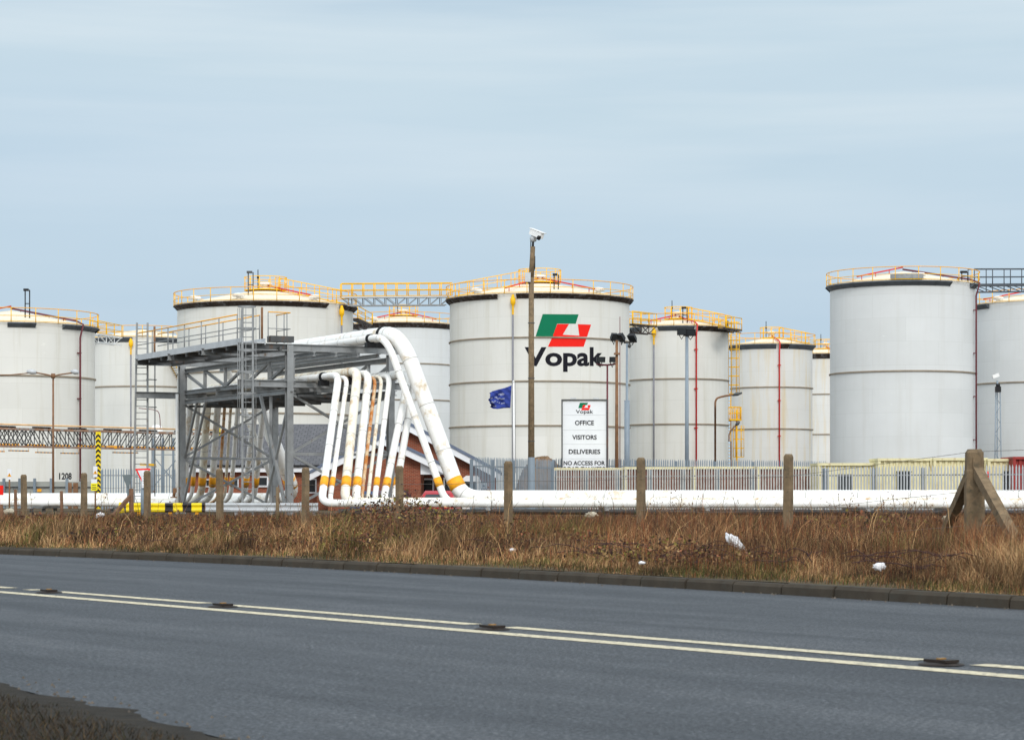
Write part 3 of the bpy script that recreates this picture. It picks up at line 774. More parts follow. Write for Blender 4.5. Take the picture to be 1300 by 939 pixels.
for i, (xb, xt, yt, Dt, Dr, dia, mt, _, xl, lab) in enumerate(pipes):
    r = dia/2; high = i >= 9
    top = P(xt, yt, Dt)
    rel = top-N1; a_ = rel.dot(A)
    send = 14.6+(.9 if high else 0)
    far = top+A*(send-a_); far.z = top.z
    zb = ZB+r
    bot = G0(xb, Dr, zb)
    # right run: heads to the right edge, coming slightly nearer
    rt1 = G0(1850, Dr-9*(1850-xb)/900, zb)
    Dl = 115.3+i*.52; zl = .50+r
    botl = G0(xl, Dl, zl); lft = G0(-420, Dl+9, zl)
    br = max(dia*1.35, .55)
    if high: br = 1.5 if dia > .5 else 1.0
    path = fillet([rt1, bot, top, far, botl, lft], [(.85 if dia > .5 else .5) if high else max(.5, dia*1.5), br, br, .9 if not high else 1.3], 9)
    lo = min(p.x for p in path)
    t = thing('pipe', G0(xb, Dr, 0), lab, 'pipe', 'white pipes crossing on the gantry')
    g = MB(); g.tube(path, r, 20 if dia > .3 else 14)
    # cladding joints are part of the wall mesh
    acc = 0; nxt = 1.1
    for a1, b1 in zip(path[:-1], path[1:]):
        L1 = (b1-a1).length
        while nxt < acc+L1:
            q = a1.lerp(b1, (nxt-acc)/L1); dd = (b1-a1).normalized(); g.tube([q-dd*.02, q+dd*.02], r+.006, 18, cap=False, mi=1); nxt += 2.05 if dia > .25 else 3.1
        acc += L1
    g.build('pipe_wall', [mt, 'joint_grey'], t)
    n_right = [q for q in path]
    half = len(path)//2
    # split between far end and near end by depth
    bz = 1.56
    bh = .42 if dia > .25 else .42
    if i not in (4, 5):
        seg_ = [q for q in zcut(path, bz-bh/2, bz+bh/2) if q.y < 104]
        if len(seg_) > 1:
            g = MB(); g.tube([seg_[0], seg_[-1]], r+.012, 20); o = g.build('marker_band', 'band_orange', t)
    seg_ = [q for q in zcut(path, 1.50, 1.98) if q.y > 106]
    if len(seg_) > 1 and i not in (4,):
        g = MB(); g.tube([seg_[0], seg_[-1]], r+.012, 18); g.build('marker_band', 'band_orange', t)
    # clamps on the bridge
    if i in (0, 3, 9, 10):
        g = MB(); q = top+A*1.6+Vector((0, 0, 0)); 
        for k in (-.07, .07): g.tube([q+A*k-A*.02, q+A*k+A*.02], r+.05, 16)
        g.box(q-Vector((0, 0, r+.12)), (.3, dia+.1, .22), gy); g.build('clamp', 'black', t)
# supports under the pipelines
def sup(px, D, lab):
    b_ = G0(px, D, 0); t = thing('pipe_support', b_, lab, 'pipe support', 'low supports under the pipelines')
    g = MB(); g.box(b_+Vector((0, 2.6, .54)), (.16, 6.2, .10)); g.build('sleeper_beam', 'galv', t)
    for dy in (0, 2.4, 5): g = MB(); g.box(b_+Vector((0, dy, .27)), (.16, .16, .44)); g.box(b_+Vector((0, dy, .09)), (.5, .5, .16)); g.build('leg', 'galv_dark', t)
for px, lab in ((470, 'low steel support under the pipeline just right of the gantry risers'), (620, 'low steel support under the pipeline near the big pipe bend'), (770, 'low steel support under the pipeline below the white visitor sign'), (897, 'low steel support under the pipeline between the two posts right of the sign'), (1100, 'low steel support under the pipeline in front of the cream cabins'), (1225, 'low steel support under the pipeline near the braced corner post')):
    sup(px, 91.6-9*(px-408)/900, lab)
def supl(px, lab):
    b_ = G0(px, 115.0, 0); t = thing('pipe_support', b_, lab, 'pipe support', 'low supports under the pipelines')
    g = MB(); g.box(b_+Vector((0, 3.3, .44)), (.16, 7.2, .10)); g.build('sleeper_beam', 'galv', t)
    for dy in (0, 3, 6): g = MB(); g.box(b_+Vector((0, dy, .24)), (.16, .16, .38)); g.build('leg', 'galv_dark', t)
supl(40, 'low support under the left pipeline near the warning sign'); supl(142, 'low support under the left pipeline below the chevron post')
# lagged service pipes lying low behind the supports, in shade under the run
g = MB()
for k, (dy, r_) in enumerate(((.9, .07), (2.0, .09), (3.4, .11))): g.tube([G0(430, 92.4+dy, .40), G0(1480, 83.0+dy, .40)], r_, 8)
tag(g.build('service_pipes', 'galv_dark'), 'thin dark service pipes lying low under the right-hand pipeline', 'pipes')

# ------------------------------------------------------------------ brick office
DO = 133.0
of = thing('brick_office', G0(487, 128), 'red brick office with white bargeboards and slate roof behind the pipes', 'office building')
def q3(px, D, z): return Vector(((px-650)/F*D, D, z))
zE = ZY(592, 135); zR = ZY(541, 141.5)
g = MB()      # long block
xa, xb_ = q3(238, 135, 0).x, q3(505, 135, 0).x
g.box(((xa+xb_)/2, 141, zE/2), (xb_-xa, 12, zE)); 
# cross wing with front gable
gx = q3(515, DO, 0).x; zA = ZY(537, DO); hw = 5.0; zW = zA-hw*.53
g.prism([(gx-hw, DO, 0), (gx+hw, DO, 0), (gx+hw, DO, zW), (gx, DO, zA-.12), (gx-hw, DO, zW)], (0, 14, 0))
g.build('wall', 'brick', of)
px_ = q3(487, 128, 0).x; zP = ZY(556, 128); hp = 3.0; zPw = zP-hp*.47
g = MB(); x534 = q3(534, 128, 0).x
g.prism([(px_-hp, 128, 0), (x534, 128, 0), (x534, 128, zP-(x534-px_)*.47-.1), (px_, 128, zP-.12), (px_-hp, 128, zPw)], (0, 4.9, 0)); g.build('porch_wall', 'brick', of)
# roofs
g = MB(); ov = .35
g.prism([(xa-ov, 134.6, zE), (xb_, 134.6, zE), (xb_, 141, zR), (q3(300, 141, 0).x, 141, zR)], (0, 0, .12))
g.prism([(xa-ov, 147.4, zE), (xb_, 147.4, zE), (xb_, 141, zR), (q3(300, 141, 0).x, 141, zR)], (0, 0, .12))
g.prism([(xa-ov, 134.6, zE), (xa-ov, 147.4, zE), (q3(300, 141, 0).x, 141, zR)], (0, 0, .12))
def gable_roof(g, cx_, y0, y1, za, hw_, sl, th=.16):
    for s_ in (-1, 1):
        a = Vector((cx_, y0, za)); b_ = Vector((cx_+s_*hw_, y0, za-hw_*sl))
        g.prism([a, b_, b_+Vector((0, 0, th)), a+Vector((0, 0, th))], (0, y1-y0, 0))
gable_roof(g, gx, DO-.5, DO+14, zA, hw+.35, .53); gable_roof(g, px_, 127.5, DO+4, zP, hp+.35, .47)
g.build('roof', 'slate', of)
def barge(cx_, y, za, hw_, sl, m='fascia', h_=.38, th=.05):
    for s_ in (-1, 1):
        g = MB(); a = Vector((cx_, y, za)); b_ = Vector((cx_+s_*hw_, y, za-hw_*sl)); g.prism([a, b_, b_-Vector((0, 0, h_)), a-Vector((0, 0, h_))], (0, -th, 0)); g.build('bargeboard', m, of)
        g = MB(); g.beam(a+Vector((0, -th, .08)), b_+Vector((0, -th, .08)), .12, .16); g.build('verge_trim', 'barge_edge', of)
barge(gx, DO-.505, zA-.003, hw+.35, .53); barge(px_, 127.495, zP-.003, hp+.35, .47)
g = MB(); g.box(((xa+xb_)/2, 134.62, zE-.16), (xb_-xa+.5, .08, .32)); g.build('fascia', 'fascia', of)
g = MB(); g.box(((xa+xb_)/2, 134.52, zE+.02), (xb_-xa+.5, .12, .1)); g.build('gutter', 'black', of)
g = MB(); g.prism([(x534, 127.9, zP-(x534-px_)*.47-.3), (px_+hp+.3, 127.9, zP-(hp+.3)*.47-.3), (px_+hp+.3, 127.9, ZY(602, 128)), (x534, 127.9, ZY(602, 128))], (0, .1, 0)); g.build('porch_fascia', 'fascia', of)
def window(x0, x1, y0, y1, D, par=of, nm='window', fr='fascia'):
    a = P(x0, y1, D); b_ = P(x1, y0, D); c_ = (a+b_)/2; w = b_.x-a.x; h_ = b_.z-a.z; g = MB(); f_ = min(.09, w*.14)
    for s_ in (-1, 1): g.box(c_+Vector((s_*(w/2-f_/2), -.04, 0)), (f_, .08, h_)); g.box(c_+Vector((0, -.04, s_*(h_/2-f_/2))), (w-2*f_, .08, f_))
    if w > 1.0: g.box(c_+Vector((0, -.035, 0)), (f_*.7, .07, h_-2*f_))
    o = g.build(nm, fr, par)
    g = MB(); g.box(c_+Vector((0, -.01, 0)), (w-.02, .03, h_-.02)); p_ = g.build('pane', 'glass_dark', of); p_.parent = o; p_['_o'] = o['_o']
    p_.location = (0, 0, 0)
window(261, 269, 608, 618, 134.97); window(390, 402, 607, 626, 134.97); window(322, 341, 604, 618, 134.97); window(295, 303, 607, 618, 134.97)
window(563, 575, 606, 626, 132.97); window(535, 551, 607, 632, 132.97, nm='door')
g = MB(); g.box(P(556, 596, 132.8), (1.0, .1, .5)); g.build('name_board', 'sign_white', of)
# security lamp and downpipe
g = MB(); a = P(556, 588, 132.9); g.tube([a, Vector((a.x, a.y, .1))], .05, 8); g.box(a+Vector((0, -.15, 0)), (.35, .25, .16)); g.build('downpipe', 'black', of)

# ------------------------------------------------------------------ cars outside the office (roofs show above the pipeline)
def car(px, D, L, label, m, hgt=1.42, rz=0):
    o_ = G0(px, D, 0); t = thing('parked_car', o_, label, 'car', 'cars parked by the office')
    k = L/4.2
    prof = [(-2.1, .35), (-2.1, .80), (-1.75, .92), (-1.35, hgt-.12), (-1.0, hgt), (.35, hgt), (1.05, .97), (1.9, .82), (2.1, .62), (2.1, .35)]
    g = MB(); W2 = .82; vs = []
    for s_, ins in ((-1, 0), (1, 0)):
        for x, z in prof: vs.append(o_+Vector((x*k, s_*(W2-(.14 if z > 1.0 else 0)), z)))
    n = len(prof); g.add(vs, [tuple(range(n)), tuple(range(2*n-1, n-1, -1))]+[(i, i+n, (i+1) % n+n, (i+1) % n) for i in range(n)]); g.build('body', m, t)
    for nm, poly in (('side_window', [(-1.25, .95), (-1.18, hgt-.16), (-.95, hgt-.07), (-.35, hgt-.07), (-.35, .95)]), ('side_window', [(-.27, .95), (-.27, hgt-.07), (.32, hgt-.08), (.85, .98)])):
        g = MB(); g.prism([o_+Vector((x*k, -W2+.13-.03*(z < 1.2), z)) for x, z in poly], (0, -.02, 0)); g.build(nm, 'glass_dark', t)
    for x in (-1.3, 1.3):
        for s_ in (-1, 1):
            g = MB(); g.tube([o_+Vector((x*k, s_*(W2-.05), .31)), o_+Vector((x*k, s_*(W2+.03), .31))], .31, 18); w_ = g.build('wheel', 'rubber', t)
            g = MB(); g.tube([o_+Vector((x*k, s_*(W2+.02), .31)), o_+Vector((x*k, s_*(W2+.04), .31))], .17, 12); r_ = g.build('rim', 'galv', w_); r_.location = (0, 0, 0)
    g = MB(); g.prism([o_+Vector((-1.73*k-.02, y_, .95)) for y_ in (-.62, .62)]+[o_+Vector((-1.38*k-.02, y_, hgt-.16)) for y_ in (.55, -.55)], (-.012, 0, 0)); g.build('rear_window', 'glass_dark', t)
    t.rotation_euler = (0, 0, rz)
    for s_ in (-.6, .6): g = MB(); g.box(o_+Vector((2.09*k, s_, .68)), (.05, .3, .14)); g.build('headlight', 'lamp_glass', t)
car(561, 116, 3.9, 'bright red parked car, its roof showing above the pipeline in front of the office door', 'car_red', 1.27, 1.45)
car(500, 124, 4.0, 'dark maroon parked car half hidden behind the crossing pipes by the porch', 'car_dark', 1.30, 1.5)
car(470, 126.2, 4.0, 'dark blue parked car mostly hidden behind the thin pipes left of the porch', 'car_blue', 1.26, 1.5)
# white van behind the big pipe
o_ = G0(596, 117); t = thing('white_van', o_, 'white van partly hidden behind the foot of the biggest pipe', 'van')
g = MB(); pr = [(-.9, .35), (-.9, 1.9), (-.6, 2.02), (1.2, 2.02), (1.2, .35)]
g.prism([(o_.x+x*.62-.1, o_.y, z) for x, z in [(-.9, .35), (-1.0, 1.05), (-.7, 1.25), (-.35, 1.9), (-.1, 2.02), (.8, 2.0), (.95, 1.8), (.95, .35)]], (0, 4.4, 0)); g.build('body', 'white_metal', t)
g = MB(); g.box(o_+Vector((.0, -.02, 1.5)), (.75, .05, .45)); g.build('windscreen', 'glass_dark', t)
for s_ in (-.42, .38):
    g = MB(); g.box(o_+Vector((s_, -.02, .85)), (.22, .05, .14)); g.build('headlight', 'lamp_glass', t)
    for dy in (.8, 3.6): g = MB(); g.tube([o_+Vector((s_-.08, dy, .33)), o_+Vector((s_+.1, dy, .33))], .33, 16); g.build('wheel', 'rubber', t)

# ------------------------------------------------------------------ palisade fences
def palisade(x0, D0, x1, D1, z1, label, z0=.1, post=2.2, sp=.155, m='galv_light', fancy=True, rails=(.35, -.42), pw=.066):
    a = G0(x0, D0); b_ = G0(x1, D1); L = (b_-a).length; d = (b_-a)/L; n2 = Vector((d.y, -d.x, 0)); rz = math.atan2(d.y, d.x)
    t = thing('palisade_fence', a, label, 'fence', 'steel palisade fences'); nb = max(1, round(L/post))
    for k in range(nb+1):
        g = MB(); q = a+d*L*k/nb+n2*-.09; g.box(q+Vector((0, 0, (z1-.1+z0)/2)), (.1, .14, z1-.1-z0), rz); g.build('post', 'steel_blue', t)
    g = MB(); g.beam(a+Vector((0, 0, z0+rails[0])), b_+Vector((0, 0, z0+rails[0])), .05, .06); g.beam(a+Vector((0, 0, z1+rails[1])), b_+Vector((0, 0, z1+rails[1])), .05, .06); g.build('rails', 'galv', t)
    for k in range(nb):
        g = MB(); s0 = L*k/nb; s1 = L*(k+1)/nb; s_ = s0+sp/2
        while s_ < s1-sp*.3:
            q = a+d*s_+n2*.035; zt = z1+random.uniform(-.015, .015); lean = random.uniform(-.006, .006)
            w2 = pw/2; vs = []
            for yy in (0, .02):
                for xx, zz in ((-w2, z0+.05), (w2, z0+.05), (w2, zt-.12), (w2*.1, zt), (-w2, zt-.12)):
                    vs.append(q+d*(xx+lean*zz)+n2*(yy+(.012 if abs(xx) < w2*.5 else 0))+Vector((0, 0, zz)))
            g.add(vs, [(0, 1, 2, 3, 4), (9, 8, 7, 6, 5)]+[(i, i+5, (i+1) % 5+5, (i+1) % 5) for i in range(5)])
            s_ += sp
        g.build('pale_panel', m, t)
    return t
palisade(601, 108, 703, 116, 2.80, 'taller grey palisade fence starting with a dark post right of the office', post=2.4, m='steel_blue')
palisade(704, 125.2, 1050, 136, 3.02, 'rear blue-grey palisade fence whose tips show above the long maroon container line', post=2.6, m='steel_blue')
palisade(703, 117.5, 1045, 107, 2.38, 'front grey palisade fence below the visitor sign, in front of the maroon containers', post=1.95, m='galv_pale')
palisade(1047, 106.9, 1370, 99, 2.36, 'front grey palisade fence on the right, in front of the cream cabins', post=2.35, m='galv_light')
palisade(129, 139, 238, 139, 2.62, 'blue-grey palisade fence behind the chevron post at the left', m='steel_blue')
# left wall with posts
t = thing('concrete_wall', G0(55, 150), 'low grey panel wall with steel posts under the 1208 tank', 'wall')
g = MB(); a = G0(-60, 150); b_ = G0(128, 150); g.box(((a.x+b_.x)/2, 150, .95), (b_.x-a.x, .15, 1.9)); g.build('wall_panels', 'wall_grey', t)
for px in (-15, 5, 25, 44, 65, 85, 104, 124): g = MB(); q = G0(px, 149.8); g.box(q+Vector((0, 0, 1.05)), (.16, .16, 2.1)); g.build('post', 'steel_blue', t)
g = MB(); g.beam(G0(-60, 149.85, 1.55), G0(128, 149.85, 1.55), .05, .07); g.build('rail', 'galv_dark', t)
g = MB(); g.box(G0(50, 149.7, 1.35), (.26, .04, .2)); g.build('notice', 'band_orange', t)
for px in (88, 96): g = MB(); g.box(G0(px, 149.75, .95), (.3, .05, 1.75)); g.build('door_panel', 'rust_post', t)

# cabins and containers behind the fence
def cabin(x0, x1, D, ytop, label, m, wins=(), cat='cabin', cap=None, depth=2.6, grp='cabins behind the palisade fence', rib=.28):
    a = G0(x0, D); b_ = G0(x1, D); zt = ZY(ytop, D); L = b_.x-a.x; t = thing('site_cabin' if cat == 'cabin' else 'shipping_container', (a+b_)/2, label, cat, grp)
    g = MB(); k = int(L/rib); pts = []
    for i in range(k):
        x = a.x+L*i/k; w = L/k; pts += [(x, 0), (x+w*.4, 0), (x+w*.5, .06), (x+w*.9, .06)]
    pts.append((a.x+L, 0)); n = len(pts)
    vs = [(x, D+y, .12) for x, y in pts]+[(x, D+y, zt-.12) for x, y in pts]
    g.add(vs, [(i, i+1, i+1+n, i+n) for i in range(n-1)])
    g.box(((a.x+b_.x)/2, D+depth/2+.07, (zt-.12+.1)/2), (L-.02, depth, zt-.24)); g.build('walls', m, t)
    g = MB(); g.box(((a.x+b_.x)/2, D+depth/2, zt-.06), (L+.04, depth+.2, .12)); g.build('roof', cap or m, t)
    for s_ in (a.x+.06, b_.x-.06): g = MB(); g.box((s_, D-.02, zt/2-.02), (.13, .12, zt-.1)); g.build('corner_post', cap or m, t)
    for (w0, w1, y0, y1) in wins:
        g = MB(); p = P(w0, y0, D-.03); q = P(w1, y1, D-.03); g.box(((p.x+q.x)/2, D-.03, (p.z+q.z)/2), (q.x-p.x, .05, p.z-q.z)); o = g.build('window', 'glass_dark', t)
        g = MB(); 
        for kk in range(4): x = p.x+(q.x-p.x)*kk/3; g.box((x, D-.07, (p.z+q.z)/2), (.04, .03, p.z-q.z+.06))
        g.box(((p.x+q.x)/2, D-.075, p.z+.02), (q.x-p.x+.1, .04, .06)); bb = g.build('window_bars', 'galv_dark', t)
cabin(1038, 1113, 113, 587.5, 'lower cream cabin at the left end of the cream row, one barred window', 'cream_cabin', ((1064, 1081, 603, 622),))
cabin(1114.5, 1184, 112, 581.5, 'cream cabin in the middle of the cream row, barred window left of its centre', 'cream_cabin', ((1139, 1156, 599, 622),))
cabin(1185, 1253, 111.8, 581, 'cream cabin directly behind the braced corner post', 'cream_cabin', ())
cabin(1254, 1285, 111.5, 582, 'narrow cream cabin between the braced post and the red container', 'cream_cabin', ((1274, 1284, 599, 622),))
cabin(1286, 1350, 110.5, 579.5, 'dark red container at the right edge behind the fence', 'red_cabin', (), 'container')
cabin(703, 792, 119.6, 593.5, 'maroon container with cream roof edge below the visitor sign', 'maroon_cabin', (), 'container', cap='cream_cabin')
cabin(793, 880, 118.6, 592.5, 'maroon container behind the fence, left of the curved lamp post', 'maroon_cabin', (), 'container', cap='cream_cabin')
cabin(881, 960, 117.4, 592, 'maroon container behind the fence at the foot of the yellow ladder', 'maroon_cabin', (), 'container', cap='cream_cabin')
cabin(961, 1036, 116, 592, 'maroon container behind the fence just left of the cream cabins', 'maroon_cabin', (), 'container', cap='cream_cabin')
tag(MB().box(P(1254, 609, 108.5)-Vector((0, 0, 0)), (.22, .05, .62)).box(P(1254, 620, 108.55), (.06, .06, 1.6)).build('red_notice', 'logo_red'), 'small plain red notice right of the braced corner post', 'sign')
# brown heap behind the tall fence
g = MB(); vs = []; n = 40; mm = 12; cH = G0(683, 133)
for j in range(mm+1):
    for i in range(n):
        a = 2*PI*i/n; rr = j/mm; k_ = 1+.10*math.sin(a*3+1)+.05*math.sin(a*7)
        zz = (1-rr**3.2)*(3.05+.42*math.cos(a)*rr*1.5+.10*math.sin(a*5+j*.9)+.07*math.sin(a*11+j*2.3))
        vs.append((cH.x+math.cos(a)*rr*1.65*k_, cH.y+math.sin(a)*rr*1.6*k_, max(0, zz)))
g.add(vs, [(j*n+i, j*n+(i+1) % n, (j+1)*n+(i+1) % n, (j+1)*n+i) for j in range(mm) for i in range(n)], True)
tag(g.build('spoil_heap', 'heap'), 'brown heap behind the palisade fence between the camera pole and the sign', 'heap')

# ------------------------------------------------------------------ poles, masts and lamps
def floodlight(parent, q, w, h_, yaw=0, pitch=.5, nm='floodlight'):
    g = MB(); R_ = Matrix.Rotation(yaw, 3, 'Z') @ Matrix.Rotation(pitch, 3, 'X'); q = Vector(q)
    vs = []
    for y, s_ in ((-.14, 1.0), (.12, .72)):
        for x, z in ((-.5, -.5), (.5, -.5), (.5, .5), (-.5, .5)): vs.append(q+R_ @ Vector((x*w*s_, y, z*h_*s_)))
    g.add(vs, [(3, 2, 1, 0)[::-1], (4, 5, 6, 7), (0, 1, 5, 4), (1, 2, 6, 5), (2, 3, 7, 6), (3, 0, 4, 7)])
    g.tube([q+R_ @ Vector((-.35*w, .1, -.1)), q+Vector((0, .1, -.42)), q+R_ @ Vector((.35*w, .1, -.1))], .03, 6)
    o = g.build(nm, 'black', parent)
    g = MB(); g.add([q+R_ @ Vector((x*w*.82, -.15, z*h_*.8)) for x, z in ((-.5, -.5), (.5, -.5), (.5, .5), (-.5, .5))], [(0, 1, 2, 3)]); l = g.build('lens', 'lamp_glass', o); l.location = (0, 0, 0)
# tall camera pole
D = 106; b_ = G0(674.5, D); t = thing('camera_pole', b_, 'tall weathered concrete pole with a white camera on top in front of the Vopak tank', 'pole')
g = MB(); g.tube([b_, P(674.5, 345, D)], [.155, .115], 12); g.tube([P(674.5, 352, D), P(676.5, 313, D)], [.12, .105], 12); g.build('pole', 'concrete_post', t)
g = MB(); g.lathe(b_, [(.19, 0), (.185, 1.0), (.17, 2.6), (.15, 2.75)], 12); g.build('pole_sleeve', 'steel_blue', t)
g = MB(); g.tube([P(676.5, 314, D), P(676.8, 306, D)], .05, 8); g.tube([P(674, 303, D), P(673.5, 330, D), P(674.5, 343, D), P(677.5, 345, D), P(679, 340, D), P(679, 325, D)], .025, 6); g.build('cable', 'black', t)
g = MB(); g.lathe(P(677, 303, D), [(0, -.16), (.14, -.12), (.16, .05), (.1, .14), (0, .16)], 12); g.build('camera_mount', 'galv_light', t)
g = MB(); a = P(674.5, 294, D); c_ = P(688, 300, D-.4); g.beam(a, c_, .24, .24); g.beam(a+Vector((0, 0, .15)), c_+Vector((.12, 0, .13)), .32, .03); g.build('camera', 'white_metal', t)
g = MB(); g.tube([P(683, 301.5, D-.5), P(685, 302.5, D-.55)], .1, 12); g.build('camera_lens', 'black', t)
g = MB(); g.box(P(670, 352, D-.1), (.26, .2, .42)); g.build('junction_box', 'galv_light', t)
for z in (560, 480, 410): 
    g = MB(); q = P(674.5, z, D); g.lathe(q, [(.15, -.02), (.155, 0), (.15, .02)], 12); g.build('strap', 'galv_dark', t)
# flagpole and flag
D = 118; b_ = G0(653, D); t = thing('flagpole', b_, 'slim white flagpole left of the tall camera pole', 'flagpole')
g = MB(); g.tube([b_, P(652, 486, D)], [.065, .045], 10); g.build('pole', 'white_metal', t)
g = MB(); g.lathe(P(652, 484.5, D), [(0, -.08), (.07, 0), (0, .08)], 10); g.build('finial', 'white_metal', t)
g = MB(); g.tube([P(653.9, 485, D+.1), P(654.6, 600, D+.1)], .012, 5); g.build('halyard', 'grey_pipe', t)
nx, nz = 26, 18; outl_top = [(649.4, 489), (641, 492.3), (632, 494.5), (625, 496.5), (621, 499)]; outl_bot = [(648.0, 517.6), (640, 517.8), (632, 519.0), (625.5, 518.5), (622, 516)]
def li(L, u): 
    k = min(int(u*4), 3); f = u*4-k; return (L[k][0]*(1-f)+L[k+1][0]*f, L[k][1]*(1-f)+L[k+1][1]*f)
vs = []
for j in range(nz+1):
    for i in range(nx+1):
        u, v = i/nx, j/nz; a = li(outl_top, u); c_ = li(outl_bot, u); x = a[0]*(1-v)+c_[0]*v; y = a[1]*(1-v)+c_[1]*v
        x += u*1.3*math.sin(v*9)+u*.6*math.sin(v*23)
        d = .14*u*math.sin(u*11+v*5)+.07*u*math.sin(v*14-u*6)+.03*math.sin(u*25+v*17)
        vs.append(P(x, y, D+d))
fs = [(j*(nx+1)+i, j*(nx+1)+i+1, (j+1)*(nx+1)+i+1, (j+1)*(nx+1)+i) for j in range(nz) for i in range(nx)]
g = MB(); g.add(vs, fs, True)
o = g.build('flag', ['flag_cloth', 'flag_print'], None, P(649, 503, D))
sol = o.modifiers.new('thick', 'SOLIDIFY'); sol.thickness = .006
# creased pale print on the middle of the cloth
for p in o.data.polygons:
    i = p.index % nx; j = p.index//nx
    u = i/nx; v = j/nz
    if .22 < u < .88 and .2 < v < .88 and (math.sin(v*26+u*7+math.sin(u*13)*1.2) > .45) and math.sin(u*19+j*1.7) > -.55: p.material_index = 1
tag(o, 'frayed blue flag with a faded pale print blowing left from the white flagpole', 'flag')

# visitor sign
D = 123.4; b_ = G0(742, D); t = thing('visitor_sign', b_, 'tall white sign reading Vopak, office, visitors and deliveries above the fence', 'sign')
def sp(dx): 
    return lambda px, py: P(px, py, D)+Vector((0, -dx, 0))
a = P(713.5, 601.5, D); b2 = P(770.5, 507.5, D)
g = MB(); g.box(((a.x+b2.x)/2, D+.03, (a.z+b2.z)/2), (b2.x-a.x, .05, b2.z-a.z)); g.build('board', 'sign_white', t)
g = MB()
for s_ in (a.x, b2.x): g.box((s_, D+.0, (a.z+b2.z)/2), (.07, .13, b2.z-a.z+.07))
for s_ in (b2.z,): g.box(((a.x+b2.x)/2, D+.0, s_), (b2.x-a.x-.07, .13, .07))
g.build('frame', 'galv_dark', t)
for s_ in (a.x+.3, b2.x-.3): g = MB(); g.beam((s_, D+.12, 0), (s_, D+.12, b2.z-.1), .12, .12); g.build('post', 'galv_dark', t)
g = MB()
for y in (526.5, 545.5, 563.5, 582): g.box(P(742, y, D)+Vector((0, .003, 0)), (b2.x-a.x-.1, .012, .012))
g.build('panel_joint', 'galv_light', t)
Zs = lambda L: [(734.2+(x-597)/355*15.6, 511.0+(y-293)/207*9.4) for x, y in L]
emblem(sp(.008), Zs, t)
fn = sp(.01)
for tx, x0, x1, yb, yt, bd in (('Vopak', 731, 753, 524.5, 520, .008), ('OFFICE', 730, 754, 539.2, 533.8, .02), ('VISITORS', 726.5, 757.5, 557.5, 552.2, .02), ('DELIVERIES', 722, 762, 575.8, 570.4, .02),
        ('NO ACCESS FOR', 715.5, 768, 590.0, 585, .02), ('ROAD TANKERS', 715.5, 768, 597.6, 592.4, .02)):
    g = MB(); flat_text(g, tx, x0, x1, yb, yt, fn, bd); g.build('lettering', 'logo_black', t)

for s_ in (728, 757): g = MB(); g.box(P(s_, 505.8, D), (.3, .2, .08)); g.build('sign_lamp', 'galv_light', t)

def mast(px, D, ytop, r0, r1, m, label, cat='mast', thick=None, nm='light_mast'):
    b_ = G0(px, D); t = thing(nm, b_, label, cat); g = MB(); g.tube([b_, P(px, ytop, D)], [r0, r1], 10)
    if thick: g.tube([b_, P(px, thick[0], D)], thick[1], 10)
    g.build('pole', m, t); return t
t = mast(783, 126, 432, .115, .075, 'rust_post', 'rusty brown light mast with angled black floodlights right of the visitor sign')
g = MB(); g.beam(P(779, 431, 126), P(789, 431, 126), .08, .08); g.build('cross_arm', 'black', t)
floodlight(t, P(779.5, 427, 126), .42, .42, .5, .6); floodlight(t, P(789, 427.5, 126), .34, .5, -.7, .8)
g = MB(); g.box(P(783, 449, 125.9), (.3, .25, .1)); g.build('bracket', 'rust_post', t)
t = mast(771, 128, 463, .06, .05, 'maroon_pipe', 'thin dark maroon T-shaped mast with two black floodlights beside the rusty mast')
g = MB(); g.tube([P(757, 462, 128), P(764, 463, 128), P(771, 463.2, 128), P(778, 462.5, 128), P(783, 461, 128)], .05, 8); g.build('cross_arm', 'maroon_pipe', t)
floodlight(t, P(762, 456, 127.9), .48, .30, .35, .15); floodlight(t, P(777.5, 456, 127.9), .40, .30, .2, .15)
t = mast(787, 135, 402, .03, .02, 'maroon_pipe', 'very thin dark aerial mast standing just right of the rusty mast', 'aerial', nm='aerial_mast')
t = mast(796, 128, 436, .10, .06, 'steel_blue', 'blue-grey tapered mast with a big black floodlight at the right edge of the Vopak tank', thick=(508, .15))
g = MB(); g.beam(P(792, 435, 128), P(803, 434, 128), .08, .08); g.build('cross_arm', 'black', t)
floodlight(t, P(803, 428, 128), .42, .55, -.5, .9)
g = MB(); g.tube([P(797.5, 438, 128), P(801, 440, 128)], .1, 8); g.build('sensor', 'galv_dark', t)
t = mast(872, 134, 424, .13, .09, 'steel_blue', 'pale blue-grey mast with two black floodlights, between a grey drain and a red pipe')
g = MB(); g.beam(P(865, 424, 134), P(880, 425, 134), .08, .08); g.build('cross_arm', 'black', t)
floodlight(t, P(865.5, 421, 133.9), .55, .36, 0, .2); floodlight(t, P(876.5, 421.5, 133.9), .7, .4, -.3, .3)
def street_lamp(px, D, pts, head, label, m='rust_post', r=.06):
    b_ = G0(px, D); t = thing('street_lamp', b_, label, 'street lamp')
    g = MB(); g.tube([b_, P(px, pts[0][1], D)]+fillet([P(x, y, D) for x, y in pts], .6), r, 8); g.build('pole', m, t)
    for h0, h1 in head: g = MB(); g.tube([P(*h0, D), P((h0[0]+h1[0])/2, (h0[1]+h1[1])/2, D), P(*h1, D)], [.06, .11, .05], 8); g.build('lamp_head', 'galv_dark' if m == 'rust_post' else 'galv_light', t)
    return t
street_lamp(908, 140, [(908, 520), (908, 506), (917, 503), (930, 501)], [((930, 501.5), (942, 498.5))], 'thin brown curved-arm street lamp in front of the yellow ladder landing')
